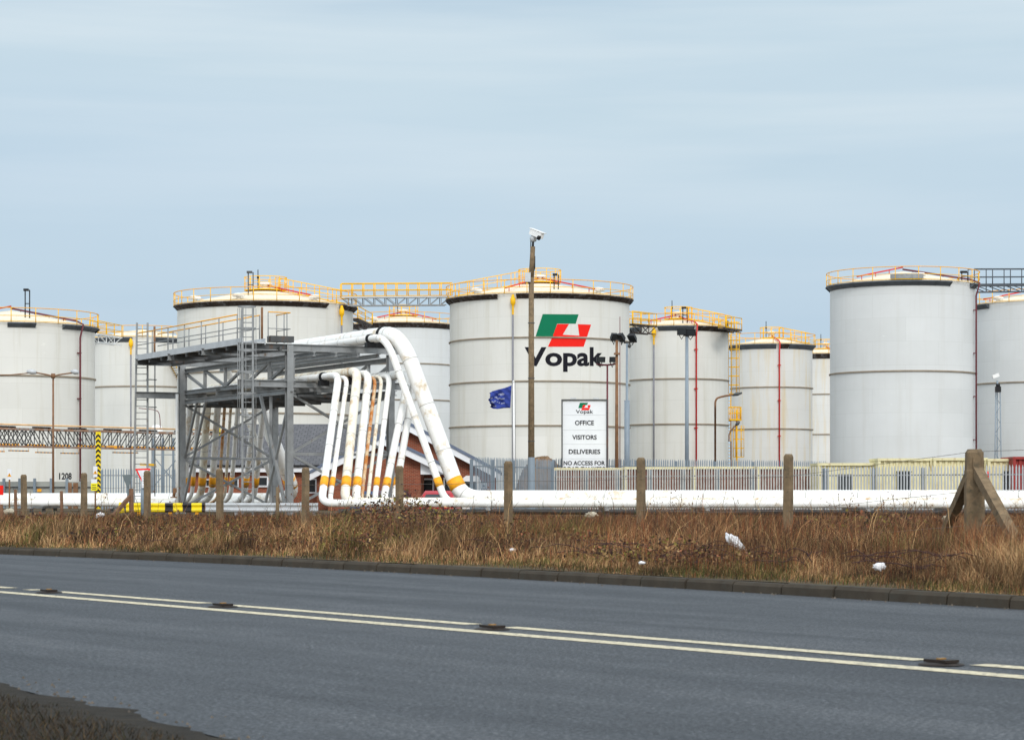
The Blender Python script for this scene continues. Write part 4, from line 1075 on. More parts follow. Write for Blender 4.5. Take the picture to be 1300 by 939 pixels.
street_lamp(928, 136, [(925.5, 560), (925.5, 548), (938, 536)], [((934, 539.5), (939, 535))], 'small brown lamp with a slanted arm at the foot of the yellow landing', r=.04)
# twin-arm lamp on the left
D = 145; b_ = G0(67.5, D); t = thing('street_lamp', b_, 'brown twin-arm street lamp in front of the 1208 tank', 'street lamp')
g = MB(); g.tube([b_, P(67.5, 478, D)], [.075, .055], 10); g.tube([P(46, 473, D), P(60, 475.5, D), P(67.5, 477.5, D), P(75, 475.5, D), P(93, 473, D)], .045, 8); g.tube([P(67.5, 480, D), P(67.5, 474, D)], .13, 8); g.build('pole', 'rust_post', t)
for x0, x1 in ((34, 46), (90, 100)): g = MB(); g.tube([P(x0, 471.5, D), P((x0+x1)/2, 471.8, D), P(x1, 472.8, D)], [.08, .17, .1], 10); g.build('lamp_head', 'galv_light', t)
# overhead cable from the left
tag(MB().tube([P(-30, 478, 146), P(15, 475.5, 146), P(44, 472.8, 146)], .035, 6).build('cable', 'rust_post'), 'dark cable running left from the twin-arm lamp', 'cable')
# lattice camera mast at right
D = 125; b_ = G0(1267, D); t = thing('camera_mast', b_, 'slim lattice mast with a white dome camera near the right edge', 'mast')
g = MB()
for x, y in ((-.16, 0), (.16, 0), (0, .25)): g.tube([b_+Vector((x*1.3, y, 0)), Vector((b_.x+x*.7, b_.y+y*.7, ZY(497, D)))], .03, 6)
zz = .3; k = 0
while zz < ZY(500, D)-.5:
    s_ = 1 if k % 2 else -1; g.tube([b_+Vector((s_*.16, 0, zz)), b_+Vector((-s_*.16, 0, zz+.5))], .015, 5); zz += .5; k += 1
g.tube([P(1267, 498, D), P(1266, 483, D)], .05, 8); g.build('lattice', 'steel_blue', t)
g = MB(); g.box(P(1267, 494, D-.1), (.28, .25, .3)); g.tube([P(1267, 491, D-.1), P(1267, 487, D-.1)], .11, 10); g.build('floodlight', 'black', t)
g = MB(); g.beam(P(1260, 478.5, D), P(1268, 475.5, D), .2, .18); g.build('camera', 'white_metal', t)
tag(MB().tube([P(-20, 592, 300), P(1400, 577, 115)], .001, 3).build('unused_wire', 'wire'), 'x', 'cable')
bpy.data.objects.remove(bpy.data.objects['unused_wire'])

# ------------------------------------------------------------------ truss pipe bridge at left with chevron posts
def TB(px, z): D = 145+(px/240)*12; return G0(px, D, z)
t = thing('truss_pipe_bridge', TB(125, 0), 'rusty lattice pipe bridge with hazard-striped lower edge crossing the left side', 'pipe bridge')
g = MB()
for dy in (0, 1.1):
    v = Vector((0, dy, 0)); g.beam(TB(-60, 5.12)+v, TB(300, 5.12)+v, .12, .14); g.beam(TB(-60, 4.05)+v, TB(300, 4.05)+v, .12, .12)
g.build('chords', 'truss_rust', t)
g = MB(); px = -60; k = 0
while px < 300:
    for dy in (0, 1.1):
        v = Vector((0, dy, 0)); g.beam(TB(px, 4.1)+v, TB(px, 5.1)+v, .05, .05)
        s_ = px > 125
        g.beam(TB(px, 4.1 if s_ else 5.1)+v, TB(px+11, 5.1 if s_ else 4.1)+v, .045, .045)
        if px < 30: g.beam(TB(px, 5.1 if s_ else 4.1)+v, TB(px+11, 4.1 if s_ else 5.1)+v, .045, .045)
    px += 11
g.build('lattice', 'galv_dark', t)
g = MB(); g.tube([TB(-60, 5.38), TB(300, 5.38)], .055, 10); g.build('top_pipe', 'sand_pipe', t)
g = MB()
for px in range(-40, 300, 45):
    for q in range(-12, 13, 4): g.box(TB(px+3+q*.8, 5.24), (.16, .5, .11))
g.build('pipe_saddles', 'black', t)
g = MB()
for px in range(-50, 300, 2):
    if (px % 33) < 26:
        a = TB(px, 4.15); g.box(a+Vector((0, -.09, 0)), (.105, .03, .10), 0, mi=(px//2) % 2)
g.build('hazard_edging', ['sign_orange', 'black_paint'], t)
g = MB()
for (x0, x1, z) in ((-10, 7, 3.72), (12, 38, 3.78), (46, 70, 3.70), (78, 102, 3.68), (144, 176, 3.78)):
    for q in np.arange(x0, x1, 2.2): g.box(TB(q, z)+Vector((0, -.1, 0)), (.11, .04, .07), 0, mi=int(q/2.2) % 2)
    g.tube([TB(x0+2, z), TB(x0+2, 4.05)], .01, 4); g.tube([TB(x1-2, z), TB(x1-2, 4.05)], .01, 4)
g.build('warning_bars', ['sign_orange', 'truss_rust'], t)
g = MB(); a = TB(137, 4.12); g.box(a+Vector((0, -.2, 0)), (1.25, .04, .17)); g.build('height_plate', 'sign_orange', t)
# chevron posts
def chevron_post(px, D, y1, label):
    b_ = G0(px, D); zt = ZY(y1, D); t = thing('chevron_post', b_, label, 'hazard post', 'black and yellow chevron posts')
    w = .31; g = MB(); g.box(b_+Vector((0, .06, zt/2)), (w, .1, zt)); g.build('post', 'hazard_yellow', t)
    g = MB(); z = .2
    while z < zt-.32:
        y = D-.004
        g.add([(b_.x-w/2, y, z), (b_.x, y, z+.16), (b_.x, y, z+.31), (b_.x-w/2, y, z+.15)], [(0, 1, 2, 3)]); g.add([(b_.x+w/2, y, z), (b_.x, y, z+.16), (b_.x, y, z+.31), (b_.x+w/2, y, z+.15)], [(3, 2, 1, 0)]); z += .31
    g.build('chevrons', 'black_paint', t)
chevron_post(124.6, 147, 548, 'tall black and yellow chevron post under the truss bridge at the left')
chevron_post(276.5, 150, 543, 'black and yellow chevron post seen between the pipes inside the gantry')
# support trestle for the truss bridge
t = thing('steel_trestle', G0(212, 160), 'grey braced steel trestle behind the far ladder', 'trestle')
g = MB(); x = [195, 207, 220, 229]
for px in x: g.beam(G0(px, 160), G0(px, 160, 4.9), .14, .14)
g.beam(P(193, 577, 160), P(229, 620, 160), .06, .06); g.beam(P(193, 620, 160), P(229, 577, 160), .06, .06); g.beam(P(193, 577, 160), P(229, 577, 160), .06, .06)
g.build('frame', 'steel_blue', t)
# upright vessel
t = thing('white_vessel', G0(199, 170), 'small upright white vessel seen through the far ladder', 'vessel')
g = MB(); c_ = P(199, 566, 170); g.lathe(Vector((c_.x, c_.y, 0)), [(0, ZY(568, 170)), (.3, ZY(567, 170)), (.45, ZY(560, 170)), (.45, ZY(545, 170)), (.3, ZY(540, 170)), (0, ZY(539, 170))], 18); g.build('body', 'white_metal', t)
for s_ in (-.35, .35): g = MB(); g.tube([Vector((c_.x+s_, c_.y, 0)), Vector((c_.x+s_, c_.y, ZY(562, 170)))], .05, 6); g.build('leg', 'galv', t)
g = MB(); g.tube(fillet([P(176, 518, 165), P(199, 520, 165), P(203, 526, 165), P(203.5, 545, 165)], .5), .03, 6); tag(g.build('vent_pipe', 'maroon_pipe'), 'thin dark hooked vent pipe above the small white vessel', 'pipe')
# white post beside the far column
tag(MB().tube([G0(224.8, 110.5), P(224.8, 500, 110.5)], .07, 10).build('white_standpipe', 'pipe_white'), 'slender white standpipe just left of the far gantry column', 'pipe')
t = thing('bar_valve', G0(221, 108), 'small red-brown valve at the foot of the white standpipe', 'valve')
g = MB(); g.box(P(222, 622, 108), (.16, .14, .2)); g.tube([P(222, 620, 108), P(220.5, 630, 108)], .07, 8); g.box(P(220.5, 631, 108), (.3, .1, .06)); g.build('body', 'rust_post', t)

# ------------------------------------------------------------------ guard rail
def rail_section(x0, x1, D0, D1, seq, label, postm, px_posts, yt=638.5, hh=.38):
    t = thing('guard_rail', G0((x0+x1)/2, (D0+D1)/2), label, 'guard rail')
    a = G0(x0, D0); b_ = G0(x1, D1); zc = ZY(644, (D0+D1)/2)
    prof = [(0, -.16), (-.04, -.14), (-.06, -.09), (-.01, -.02), (-.01, .02), (-.06, .09), (-.04, .14), (0, .16)]
    n = len(seq)
    g = MB()
    for i, mi in enumerate(seq):
        p = a.lerp(b_, i/n); q = a.lerp(b_, (i+1)/n); vs = [p+Vector((0, y, z*hh/.32+zc)) for y, z in prof]+[q+Vector((0, y, z*hh/.32+zc)) for y, z in prof]; m_ = len(prof)
        g.add(vs, [(j, j+1, j+1+m_, j+m_) for j in range(m_-1)], mi=mi)
    if seq[0] == 0:
        e = a+Vector((0, -.03, zc)); g.tube([e+Vector((-.16, -.02, -.22)), e+Vector((-.2, -.02, 0)), e+Vector((-.16, -.02, .2))], .12, 10, mi=0)
    g.build('beam', ['hazard_yellow', 'black_paint', 'galv_light'], t)
    for px in px_posts:
        f = (px-x0)/(x1-x0); q = a.lerp(b_, f); g = MB(); g.box(q+Vector((0, .08, zc/2+.05)), (.14, .14, zc)); g.build('post', postm, t)
rail_section(160, 260, 98, 98, [0, 0, 1, 0, 1, 0, 1][:0]+[0]*20+[1]*7+[0]*24+[1]*12+[0]*14+[1]*12+[0]*14+[1]*3 if False else [0]*20+[1]*6+[0]*27+[1]*11+[0]*13+[1]*12+[0]*14+[1]*4, 'yellow and black striped guard rail low in front of the gantry', 'sign_orange', (176, 216, 250))
rail_section(261, 404, 98, 96.5, [2]*8, 'plain grey guard rail continuing right under the gantry', 'galv', (300, 345, 398))

# ------------------------------------------------------------------ signs at the left
def tri(cx_, cy, r, D, y, flip=False):
    s_ = -1 if flip else 1
    return [P(cx_-r, cy+s_*r*.55, D)+Vector((0, y, 0)), P(cx_+r, cy+s_*r*.55, D)+Vector((0, y, 0)), P(cx_, cy-s_*r*1.15, D)+Vector((0, y, 0))]
D = 92; t = thing('give_way_sign', G0(181.5, D), 'red-edged inverted triangle sign with a white plate left of the striped guard rail', 'road sign')
g = MB(); g.tube([G0(181, D+.12), P(181, 602, D+.12)], .075, 10); g.build('post', 'steel_blue', t)
def ptri(L, y, m, nm, th=.015): g = MB(); g.prism([P(a_, b__, D)+Vector((0, y, 0)) for a_, b__ in L], (0, th, 0)); g.build(nm, m, t)
ptri([(171.5, 594.8), (191.5, 594.2), (181, 613.5)], 0, 'logo_red', 'red_border'); ptri([(174.6, 596.8), (188.8, 596.3), (181, 609.8)], -.012, 'sign_white', 'white_centre', .011)
g = MB(); g.box(P(184, 609, D)+Vector((0, -.04, 0)), (8*D/F, .02, 20*D/F)); g.build('white_plate', 'sign_white', t)
g = MB()
for yy, w in ((604, 5), (607, 4), (610, 5.5), (613, 4.5)): g.box(P(184, yy, D)+Vector((0, -.053, 0)), (w*D/F, .004, .6*D/F))
g.build('plate_print', 'rust_post', t)
D = 120; t = thing('sign_back', G0(163, D), 'dark grey back of a triangular road sign left of the red triangle sign', 'road sign')
g = MB(); g.prism([P(155, 602.5, D), P(168, 602, D), P(164, 618, D), P(161, 618, D)], (0, .02, 0)); g.build('plate', 'sign_back', t)
g = MB(); g.tube([G0(162.5, D+.1), P(162.5, 604, D+.1)], .05, 8); g.build('post', 'sign_back', t)
def warn(px, D, y0, y1, label, yellow=None):
    t = thing('warning_sign', G0(px, D), label, 'warning sign', 'hazard warning signs on thin posts')
    g = MB(); g.tube([G0(px, D+.05), P(px, y0+2, D+.05)], .035, 8); g.build('post', 'rust_post', t)
    w = 5.2; g = MB(); g.box(P(px, (y0+y1)/2, D), (w*D/F, .02, (y1-y0)*D/F)); g.build('board', 'sign_white', t)
    g = MB(); g.prism([q+Vector((0, -.015, 0)) for q in tri(px, (y0+y1)/2+1.5, 2.7, D, 0)], (0, -.004, 0)); g.build('triangle', 'sign_orange', t)
    g = MB(); g.box(P(px, (y0+y1)/2+1.0, D)+Vector((0, -.022, 0)), (.02, .004, .07)); g.build('mark', 'black', t)
    if yellow:
        g = MB(); g.box(P(px-1.5, yellow[0]-3.5, D), (7.5*D/F, .02, 5*D/F)); g.build('white_plate', 'sign_white', t)
        g = MB(); g.box(P(px-1.5, yellow[0]+3.8, D), (8*D/F, .02, 9.5*D/F)); g.build('yellow_plate', 'sign_yellow', t)
        g = MB(); 
        for yy in (1.5, 4.2, 6.5): g.box(P(px-1.5, yellow[0]+yy, D)+Vector((0, -.013, 0)), (5.5*D/F, .003, .7*D/F))
        g.build('plate_print', 'black', t)
warn(12, 100, 595, 608.5, 'small white sign with an orange warning triangle near the left edge')
warn(121, 100, 591.5, 605.5, 'warning sign over a yellow plate, in front of the chevron post', (614,))
g = MB(); g.box(P(-1, 622, 104), (.36, .03, .42)); g.box(P(-1, 632, 104.05), (.06, .05, .9)); t = tag(g.build('red_notice', 'logo_red'), 'red and white notice cut by the left edge above the pipeline', 'sign')
tag(MB().box(P(614, 616, 109.7), (.27, .03, .38)).build('fence_notice', ['sign_white']), 'small white notice fixed to the tall palisade fence by the office', 'sign')
o = bpy.data.objects['fence_notice']
g = MB(); g.box(P(614, 611.5, 109.67), (.27, .02, .07)); g.box(P(614, 620.6, 109.67), (.27, .02, .05)); g.box(P(614, 616.5, 109.67), (.1, .02, .08)); g.build('notice_print', 'car_blue', o)
tag(MB().beam(P(177.5, 589, 112), P(198, 590, 112), .04, .10).build('yellow_bar', 'yellow_rail'), 'short yellow bar across the foot of the far ladder', 'bar')

# ------------------------------------------------------------------ concrete fence posts on the verge
def post_D(px): return 40.0*((1/((px-650)*.000285+.895)))  # recedes to the left
def postD(px):
    # straight line through (999, 40) and (31, 64)
    a = G0(999, 39.5); b_ = G0(31, 63.0)
    k = (px-650)/F; d = b_-a   # a+u*d on the ray x = k*y
    u = (k*a.y-a.x)/(d.x-k*d.y); return (a+d*u).y
proto = None
names = {31: 'leftmost tall concrete post, near the first warning sign', 106.5: 'tall concrete post below the 1208 tank, left of the second warning sign', 187: 'tall concrete post directly right of the red triangle sign',
 279.5: 'concrete post in front of the grey guard rail inside the gantry', 387: 'concrete post in front of the brick office, right of the near gantry column', 507: 'concrete post in front of the crossing pipes and porch',
 645: 'concrete post just left of the tall camera pole', 813.5: 'concrete post right of the rusty mast', 999.5: 'rightmost plain concrete post, before the braced corner post'}
def cpost_mesh(w=.135, hh=1.78):
    g = MB(); bv = .018; n_ = 7; vs = []
    zs = [0, hh*.25, hh*.5, hh*.75, hh-.05, hh-.02, hh]; ws = [1.12, 1.08, 1.04, 1.0, .97, .86, .62]
    rnd = random.Random(3)
    for z, s_ in zip(zs, ws):
        h2 = w/2*s_
        for x, y in ((-1, -.75), (-.75, -1), (.75, -1), (1, -.75), (1, .75), (.75, 1), (-.75, 1), (-1, .75)): vs.append((x*h2+rnd.uniform(-.003, .003), y*h2+rnd.uniform(-.003, .003), z))
    g.add(vs, [(j*8+i, j*8+(i+1) % 8, (j+1)*8+(i+1) % 8, (j+1)*8+i) for j in range(6) for i in range(8)]+[tuple(48+i for i in range(8))]); return g
tops = {31: 602, 106.5: 600, 187: 597, 279.5: 594.5, 387: 593, 507: 591, 645: 585, 813.5: 580.5, 999.5: 576}
for k_, (px, lab) in enumerate(names.items()):
    D = postD(px); zt = ZY(tops[px], D)
    if proto is None: proto = cpost_mesh(hh=2.0).build('concrete_post', 'concrete_post', org=(0, 0, 0)); o = proto; tag(o, lab, 'fence post', 'concrete fence posts along the verge')
    else: o = dup(proto, (0, 0, 0), lab)
    o.location = G0(px, D, zt-2.0); o['_o'] = tuple(o.location); o.rotation_euler = (math.radians(random.uniform(-1, 1)), math.radians(random.uniform(-.9, .9)), math.radians(random.uniform(-12, 12)-35))
# strainer post with two raking struts
D = 34.5; t = thing('strainer_post', G0(1236, D, .1), 'thick braced concrete corner post with two slanting struts at the right', 'fence post')
g = MB(); zt = ZY(570, D); b_ = G0(1237, D); hw_ = .125
vs = []; 
for z, s_ in ((.05, 1.1), (.6, 1.08), (zt-.32, 1.05), (zt-.3, 1.0), (zt-.05, .95), (zt, .7)):
    h2 = hw_*s_
    for x, y in ((-1, -.75), (-.75, -1), (.75, -1), (1, -.75), (1, .75), (.75, 1), (-.75, 1), (-1, .75)): vs.append((b_.x+x*h2, b_.y+y*h2, z))
g.add(vs, [(j*8+i, j*8+(i+1) % 8, (j+1)*8+(i+1) % 8, (j+1)*8+i) for j in range(5) for i in range(8)]+[tuple(40+i for i in range(8))]); g.build('post', 'concrete_post', t)
g = MB(); g.beam(P(1230, 606, D+.05), P(1194, 690, D+1.5), .13, .13); g.build('strut', 'concrete_post', t)
g = MB(); g.beam(P(1241, 598, D-.1), P(1300, 706, D-2.2), .14, .14); g.build('strut', 'concrete_post', t)
g = MB(); g.box(P(1240, 590, D-.13), (.11, .03, .22)); g.build('cap_plate', 'concrete_post', t)
# wooden posts
def wpost(px, D, y0, lab, w=.10, brace=None):
    t = thing('wooden_post', G0(px, D, .1), lab, 'wooden post', 'short wooden posts'); g = MB(); g.tube([G0(px, D), G0(px, D, ZY(y0, D)*.5)+Vector((.01, 0, 0)), P(px, y0, D)], [w/1.7, w/1.9, w/2.1], 8); g.build('shaft', 'wood_post', t)
    if brace: g = MB(); g.beam(P(px-1, brace[0], D), P(brace[1], brace[2], D-.5), .09, .09); g.build('brace', 'wood_post', t)
wpost(19.5, 66, 621, 'short wooden post behind the first warning sign', .09); wpost(78, 72, 623, 'short dark-capped wooden post against the left pipeline', .10)
wpost(166.5, 62, 620, 'short wooden post with a slanting brace left of the red triangle sign', .12, (630, 143, 655)); wpost(1.5, 60, 640, 'stubby wooden post at the left edge', .1)
tag(MB().tube([G0(352, 70), P(352.5, 618, 70)], [.06, .05], 8).build('thin_post', 'concrete_post'), 'thin pale post in front of the near gantry column', 'post')
# fence wires
g = MB()
pxs = [-60, 31, 106.5, 187, 279.5, 387, 507, 645, 813.5, 999.5]; 
for dz in (1.62, 1.05, .55):
    for a_, b__ in zip(pxs[:-1], pxs[1:]):
        Da, Db = postD(a_), postD(b__); p = G0(a_, Da, 0)+Vector((0, -.08, 0)); q = G0(b__, Db, 0)+Vector((0, -.08, 0))
        za = ZY(tops.get(a_, 603), Da)-2.0+dz; zb = ZY(tops.get(b__, 603), Db)-2.0+dz
        g.tube([p+Vector((0, 0, za)), p.lerp(q, .5)+Vector((0, 0, (za+zb)/2-.03)), q+Vector((0, 0, zb))], .0035, 4, cap=False)
    p = G0(999.5, postD(999.5), ZY(576, postD(999.5))-2+dz); q = G0(1236, 34.5, .1+dz); g.tube([p, q], .0035, 4, cap=False); g.tube([q, G0(1420, 31, .1+dz)], .0035, 4, cap=False)
tag(g.build('fence_wire', 'wire'), 'thin slack fence wires strung between the concrete posts', 'wire')

# ------------------------------------------------------------------ litter and stones
def blob(px, py, D, w, h_, m, nm, lab, cat, rz=0, seed=1):
    rnd = random.Random(seed); bm = bmesh.new(); bmesh.ops.create_icosphere(bm, subdivisions=3, radius=1)
    c_ = P(px, py, D); g = MB(); vs = []
    ph = [rnd.uniform(0, 6) for _ in range(6)]
    for v in bm.verts:
        n_ = v.co; k_ = 1+.22*math.sin(n_.x*4+ph[0])*math.sin(n_.y*5+ph[1])+.14*math.sin(n_.z*9+ph[2]+n_.x*7)+.06*math.sin(n_.y*17+ph[3])
        x, y, z = n_.x*w/2*k_, n_.y*w/3*k_, n_.z*h_/2*k_
        vs.append(c_+Vector((x*math.cos(rz)-z*math.sin(rz), y, x*math.sin(rz)+z*math.cos(rz))))
    bm.verts.index_update(); g.add(vs, [tuple(v.index for v in f.verts) for f in bm.faces], True); bm.free()
    tag(g.build(nm, m), lab, cat)
blob(934, 689, 33, .36, .13, 'litter', 'plastic_bag', 'twisted white plastic bag caught in the dry grass', 'litter', -.75, 2)
blob(1116.5, 719, 26.5, .13, .09, 'litter', 'crumpled_paper', 'small crumpled white paper in the grass near the kerb', 'litter', .1, 3)
blob(751, 654, 62, .32, .18, 'stone', 'pale_block', 'pale rounded block lying under the pipeline below the visitor sign', 'stone', 0, 4)
blob(127, 654, 66, .26, .15, 'litter', 'plastic_scrap', 'pale scrap of plastic in the grass below the second warning sign', 'litter', .2, 5)
blob(12, 649, 70, .36, .16, 'stone', 'pale_stone', 'pale stone at the foot of the first warning sign', 'stone', 0, 6)
blob(650, 698, 34, .10, .05, 'litter', 'paper_scrap', 'tiny white paper scrap in the grass in front of the camera pole', 'litter', 0, 7)
blob(1203, 659, 48, .22, .16, 'stone', 'pale_stone', 'yellowish stone behind the left strut of the braced post', 'stone', 0, 8)
blob(815, 714, 29.5, .09, .04, 'litter', 'paper_scrap', 'tiny pale scrap in the grass near the kerb right of centre', 'litter', 0, 9)
blob(486, 692, 40, .10, .05, 'litter', 'paper_scrap', 'tiny pale scrap in the grass below the crossing pipes', 'litter', 0, 10)

# ------------------------------------------------------------------ dry grass, stems and brambles
KX = np.array([p.x for p in kb]); KY = np.array([p.y for p in kb]); NRM = np.array([.80, .60])
def kd(x, y):      # distance beyond the kerb line measured along the verge normal
    # walk back along NRM until the kerb: solve with interpolation of s = cross coordinate
    s = x*NRM[1]-y*NRM[0]; ks_ = KX*NRM[1]-KY*NRM[0]; kt = KX*NRM[0]+KY*NRM[1]
    o_ = np.argsort(ks_); t0 = np.interp(s, ks_[o_], kt[o_]); return x*NRM[0]+y*NRM[1]-t0
def vnoise(x, y, s, seed):
    r = np.random.default_rng(seed); tab = r.random((64, 64)); X = x*s; Y = y*s; xi = np.floor(X).astype(int); yi = np.floor(Y).astype(int); fx = X-xi; fy = Y-yi
    fx = fx*fx*(3-2*fx); fy = fy*fy*(3-2*fy); g_ = lambda a, b: tab[a % 64, b % 64]
    return (g_(xi, yi)*(1-fx)+g_(xi+1, yi)*fx)*(1-fy)+(g_(xi, yi+1)*(1-fx)+g_(xi+1, yi+1)*fx)*fy
def grass(name, N, label, mode, seed):
    r = np.random.default_rng(seed)
    px = r.uniform(-420, 1800, N*3); 
    D = 1/r.uniform(1/93., 1/19., N*3) if mode != 'far' else r.uniform(50, 96, N*3)
    if mode == 'near': D = 1/r.uniform(1/60., 1/19., N*3)
    x = (px-650)/F*D; y = D; d = kd(x, y)
    m_ = (d > .06)
    if mode == 'green': m_ &= (d < .7+.7*vnoise(x, y, .8, 5))
    lim = np.where(px > 400, 99-9*(px-408)/900, 106); m_ &= (y < lim)
    clump = vnoise(px*0+x, y, .8, 77)*.6+vnoise(x, y, 2.2, 78)*.4; m_ &= (r.random(len(x)) < .35+1.3*clump)
    x, y, d, px = [q[m_][:N] for q in (x, y, d, px)]; n_ = len(x)
    n1 = vnoise(x, y, .35, 1); n2 = vnoise(x, y, 1.3, 2); n3 = vnoise(x, y, 3.5, 3)
    base = np.clip((d-.42)*.6, .03, 1)
    if mode == 'green': hgt = .04+.10*r.random(n_); 
    else: hgt = (.06+.26*n1+.30*n2**1.5+.10*n3)*base*(.5+.8*r.random(n_))*(.55+.95*vnoise(x, y*.7, .75, 62))*(1+1.1*(r.random(n_) > .985))*.86
    if mode == 'stems': hgt = np.clip(d*.4, .15, 1)*(.28+.42*r.random(n_)*(.5+n1))
    hgt *= np.interp(y, [40, 58, 72, 90], [1.0, .85, .50, .36])
    w = .006*np.clip(y/30, .8, 3.0)*(.7+.6*r.random(n_))
    if mode == 'stems': w *= .8
    az = r.uniform(0, 2*PI, n_); lean = (.25+.6*r.random(n_))*hgt*(1.0 if mode != 'stems' else .35)
    la = r.normal(0.4, 1.6, n_) 
    dx, dy = np.cos(la)*lean, np.sin(la)*lean
    # blade faces turned mostly to the road
    fx, fy = np.cos(az*.35-.5), np.sin(az*.35-.5)
    z0 = .12+np.clip(d, 0, 6)*.012-.01
    c = np.empty((n_, 5, 3))
    c[:, 0] = np.stack([x-fx*w/2, y-fy*w/2, z0], 1); c[:, 1] = np.stack([x+fx*w/2, y+fy*w/2, z0], 1)
    c[:, 2] = np.stack([x+fx*w*.4+dx*.35, y+fy*w*.4+dy*.35, z0+hgt*.6], 1); c[:, 3] = np.stack([x-fx*w*.4+dx*.35, y-fy*w*.4+dy*.35, z0+hgt*.6], 1)
    c[:, 4] = np.stack([x+dx, y+dy, z0+hgt*(.98 if mode == 'stems' else .92)], 1)
    me = bpy.data.meshes.new(name); me.vertices.add(n_*5); me.vertices.foreach_set('co', c.reshape(-1))
    me.loops.add(n_*7); me.polygons.add(n_*2)
    idx = (np.arange(n_)*5)[:, None]+np.array([0, 1, 2, 3, 3, 2, 4])[None]; me.loops.foreach_set('vertex_index', idx.reshape(-1).astype(np.int32))
    st = (np.arange(n_)*7)[:, None]+np.array([0, 4])[None]; me.polygons.foreach_set('loop_start', st.reshape(-1).astype(np.int32))
    me.update(calc_edges=True); me.validate()
    pal = {'straw': (.58, .37, .18), 'tan': (.40, .22, .10), 'brown': (.18, .09, .042), 'dark': (.045, .026, .018), 'red': (.23, .08, .032), 'olive': (.16, .14, .04), 'green': (.07, .085, .02)}
    pr = np.zeros((n_, 7)); keys = list(pal); C = np.array([pal[k] for k in keys])
    if mode == 'green': pr[:, 5] = .45; pr[:, 6] = .40; pr[:, 1] = .08; pr[:, 3] = .12
    elif mode == 'stems':
        far = np.clip((d-2)/6, 0, 1); pr[:, 4] = .25+.5*n1; pr[:, 3] = .35; pr[:, 2] = .4; pr[:, 1] = .15
    else:
        far = np.clip((d-1.5)/5, 0, 1)
        pr[:, 0] = .60*(1-far)*(.4+n2)+.05; pr[:, 1] = .55*(1-.4*far); pr[:, 2] = .20+.5*far; pr[:, 3] = .14+.50*far*n3+.5*(n2 < .30); pr[:, 4] = .07+.5*far*(n1 > .5); pr[:, 5] = .10+.35*(n3 > .75); pr[:, 6] = .04*(n2 > .6)+.5*np.clip((y-55)/25, 0, 1)*(n1 > .35)
    if mode in ('all', 'near'):
        gk = vnoise(x, y*.7, .75, 61); pr[:, 5] += 1.6*(gk > .70); pr[:, 6] += .8*(gk > .76); pr[:, 3] += 1.1*(gk < .26); pr[:, 0] += .9*((gk > .42) & (gk < .52))
    pr /= pr.sum(1, keepdims=True); u = r.random(n_)[:, None]; ch = (pr.cumsum(1) < u).sum(1).clip(0, 6)
    tone = (.18+1.0*vnoise(x, y*.6, 1.1, 41)**1.6+.85*vnoise(x, y*.5, 4.5, 42)**1.6)[:, None]*(.8 if mode == 'green' else 1.0)
    cols = C[ch]*(.55+.7*r.random((n_, 1)))*tone
    ca = me.color_attributes.new('Col', 'FLOAT_COLOR', 'POINT'); full = np.ones((n_, 5, 4)); full[:, :, :3] = cols[:, None]; ca.data.foreach_set('color', full.reshape(-1))
    me.materials.append(M['veg']); o = bpy.data.objects.new(name, me); COL.objects.link(o); o['kind'] = 'stuff'; o['label'] = label; o['category'] = 'grass' if mode != 'stems' else 'dead stems'
    return o
grass('dry_grass', 270000, 'dry tan and brown winter grass covering the verge behind the kerb', 'all', 21)
grass('dry_grass_tufts', 130000, 'longer straw-coloured grass near the kerb and posts', 'near', 22)
grass('short_green_grass', 62000, 'short dull green grass in a narrow strip along the kerb', 'green', 23)
# rough winter grass and grit at the near edge
def near_grass():
    r = np.random.default_rng(5); NX = np.array([p.x for p in near]); NY = np.array([p.y for p in near]); K2 = NX*.588-NY*.808; T2 = NX*.808+NY*.588; o_ = np.argsort(K2)
    n_ = 60000; x = r.uniform(-5, 1.5, n_); y = r.uniform(7, 17.5, n_); d = np.interp(x*.588-y*.808, K2[o_], T2[o_])-(x*.808+y*.588)
    ok = (d > .05+.25*vnoise(x+9, y, 2.5, 6)) & (np.abs((x)/y*F) < 700) & (vnoise(x+20, y, 1.6, 8) > .25); x, y, d = x[ok], y[ok], d[ok]; n_ = len(x)
    h_ = np.clip(d*.10, .010, .05)*(.4+.9*r.random(n_)); w_ = .003; a = r.uniform(0, 2*PI, n_); la = r.uniform(0, 2*PI, n_); z0 = np.clip(d*.04, .0, .05)
    c = np.empty((n_, 3, 3)); c[:, 0] = np.stack([x-np.cos(a)*w_, y-np.sin(a)*w_, z0], 1); c[:, 1] = np.stack([x+np.cos(a)*w_, y+np.sin(a)*w_, z0], 1); c[:, 2] = np.stack([x+np.cos(la)*h_*.8, y+np.sin(la)*h_*.8, z0+h_], 1)
    me = bpy.data.meshes.new('near_grass'); me.vertices.add(n_*3); me.vertices.foreach_set('co', c.reshape(-1)); me.loops.add(n_*3); me.polygons.add(n_)
    me.loops.foreach_set('vertex_index', np.arange(n_*3, dtype=np.int32)); me.polygons.foreach_set('loop_start', (np.arange(n_)*3).astype(np.int32)); me.update(calc_edges=True); me.validate()
    P_ = np.array([(.05, .033, .02), (.025, .018, .012), (.03, .028, .012), (.08, .055, .03)]); cc = P_[r.integers(0, 4, n_)]*(.5+.8*r.random((n_, 1))); full = np.ones((n_, 3, 4)); full[:, :, :3] = cc[:, None]
    me.color_attributes.new('Col', 'FLOAT_COLOR', 'POINT').data.foreach_set('color', full.reshape(-1)); me.materials.append(M['veg'])
    o = bpy.data.objects.new('near_grass', me); COL.objects.link(o); o['kind'] = 'stuff'; o['label'] = 'thin dark winter grass on the muddy near edge of the road'; o['category'] = 'grass'
near_grass()
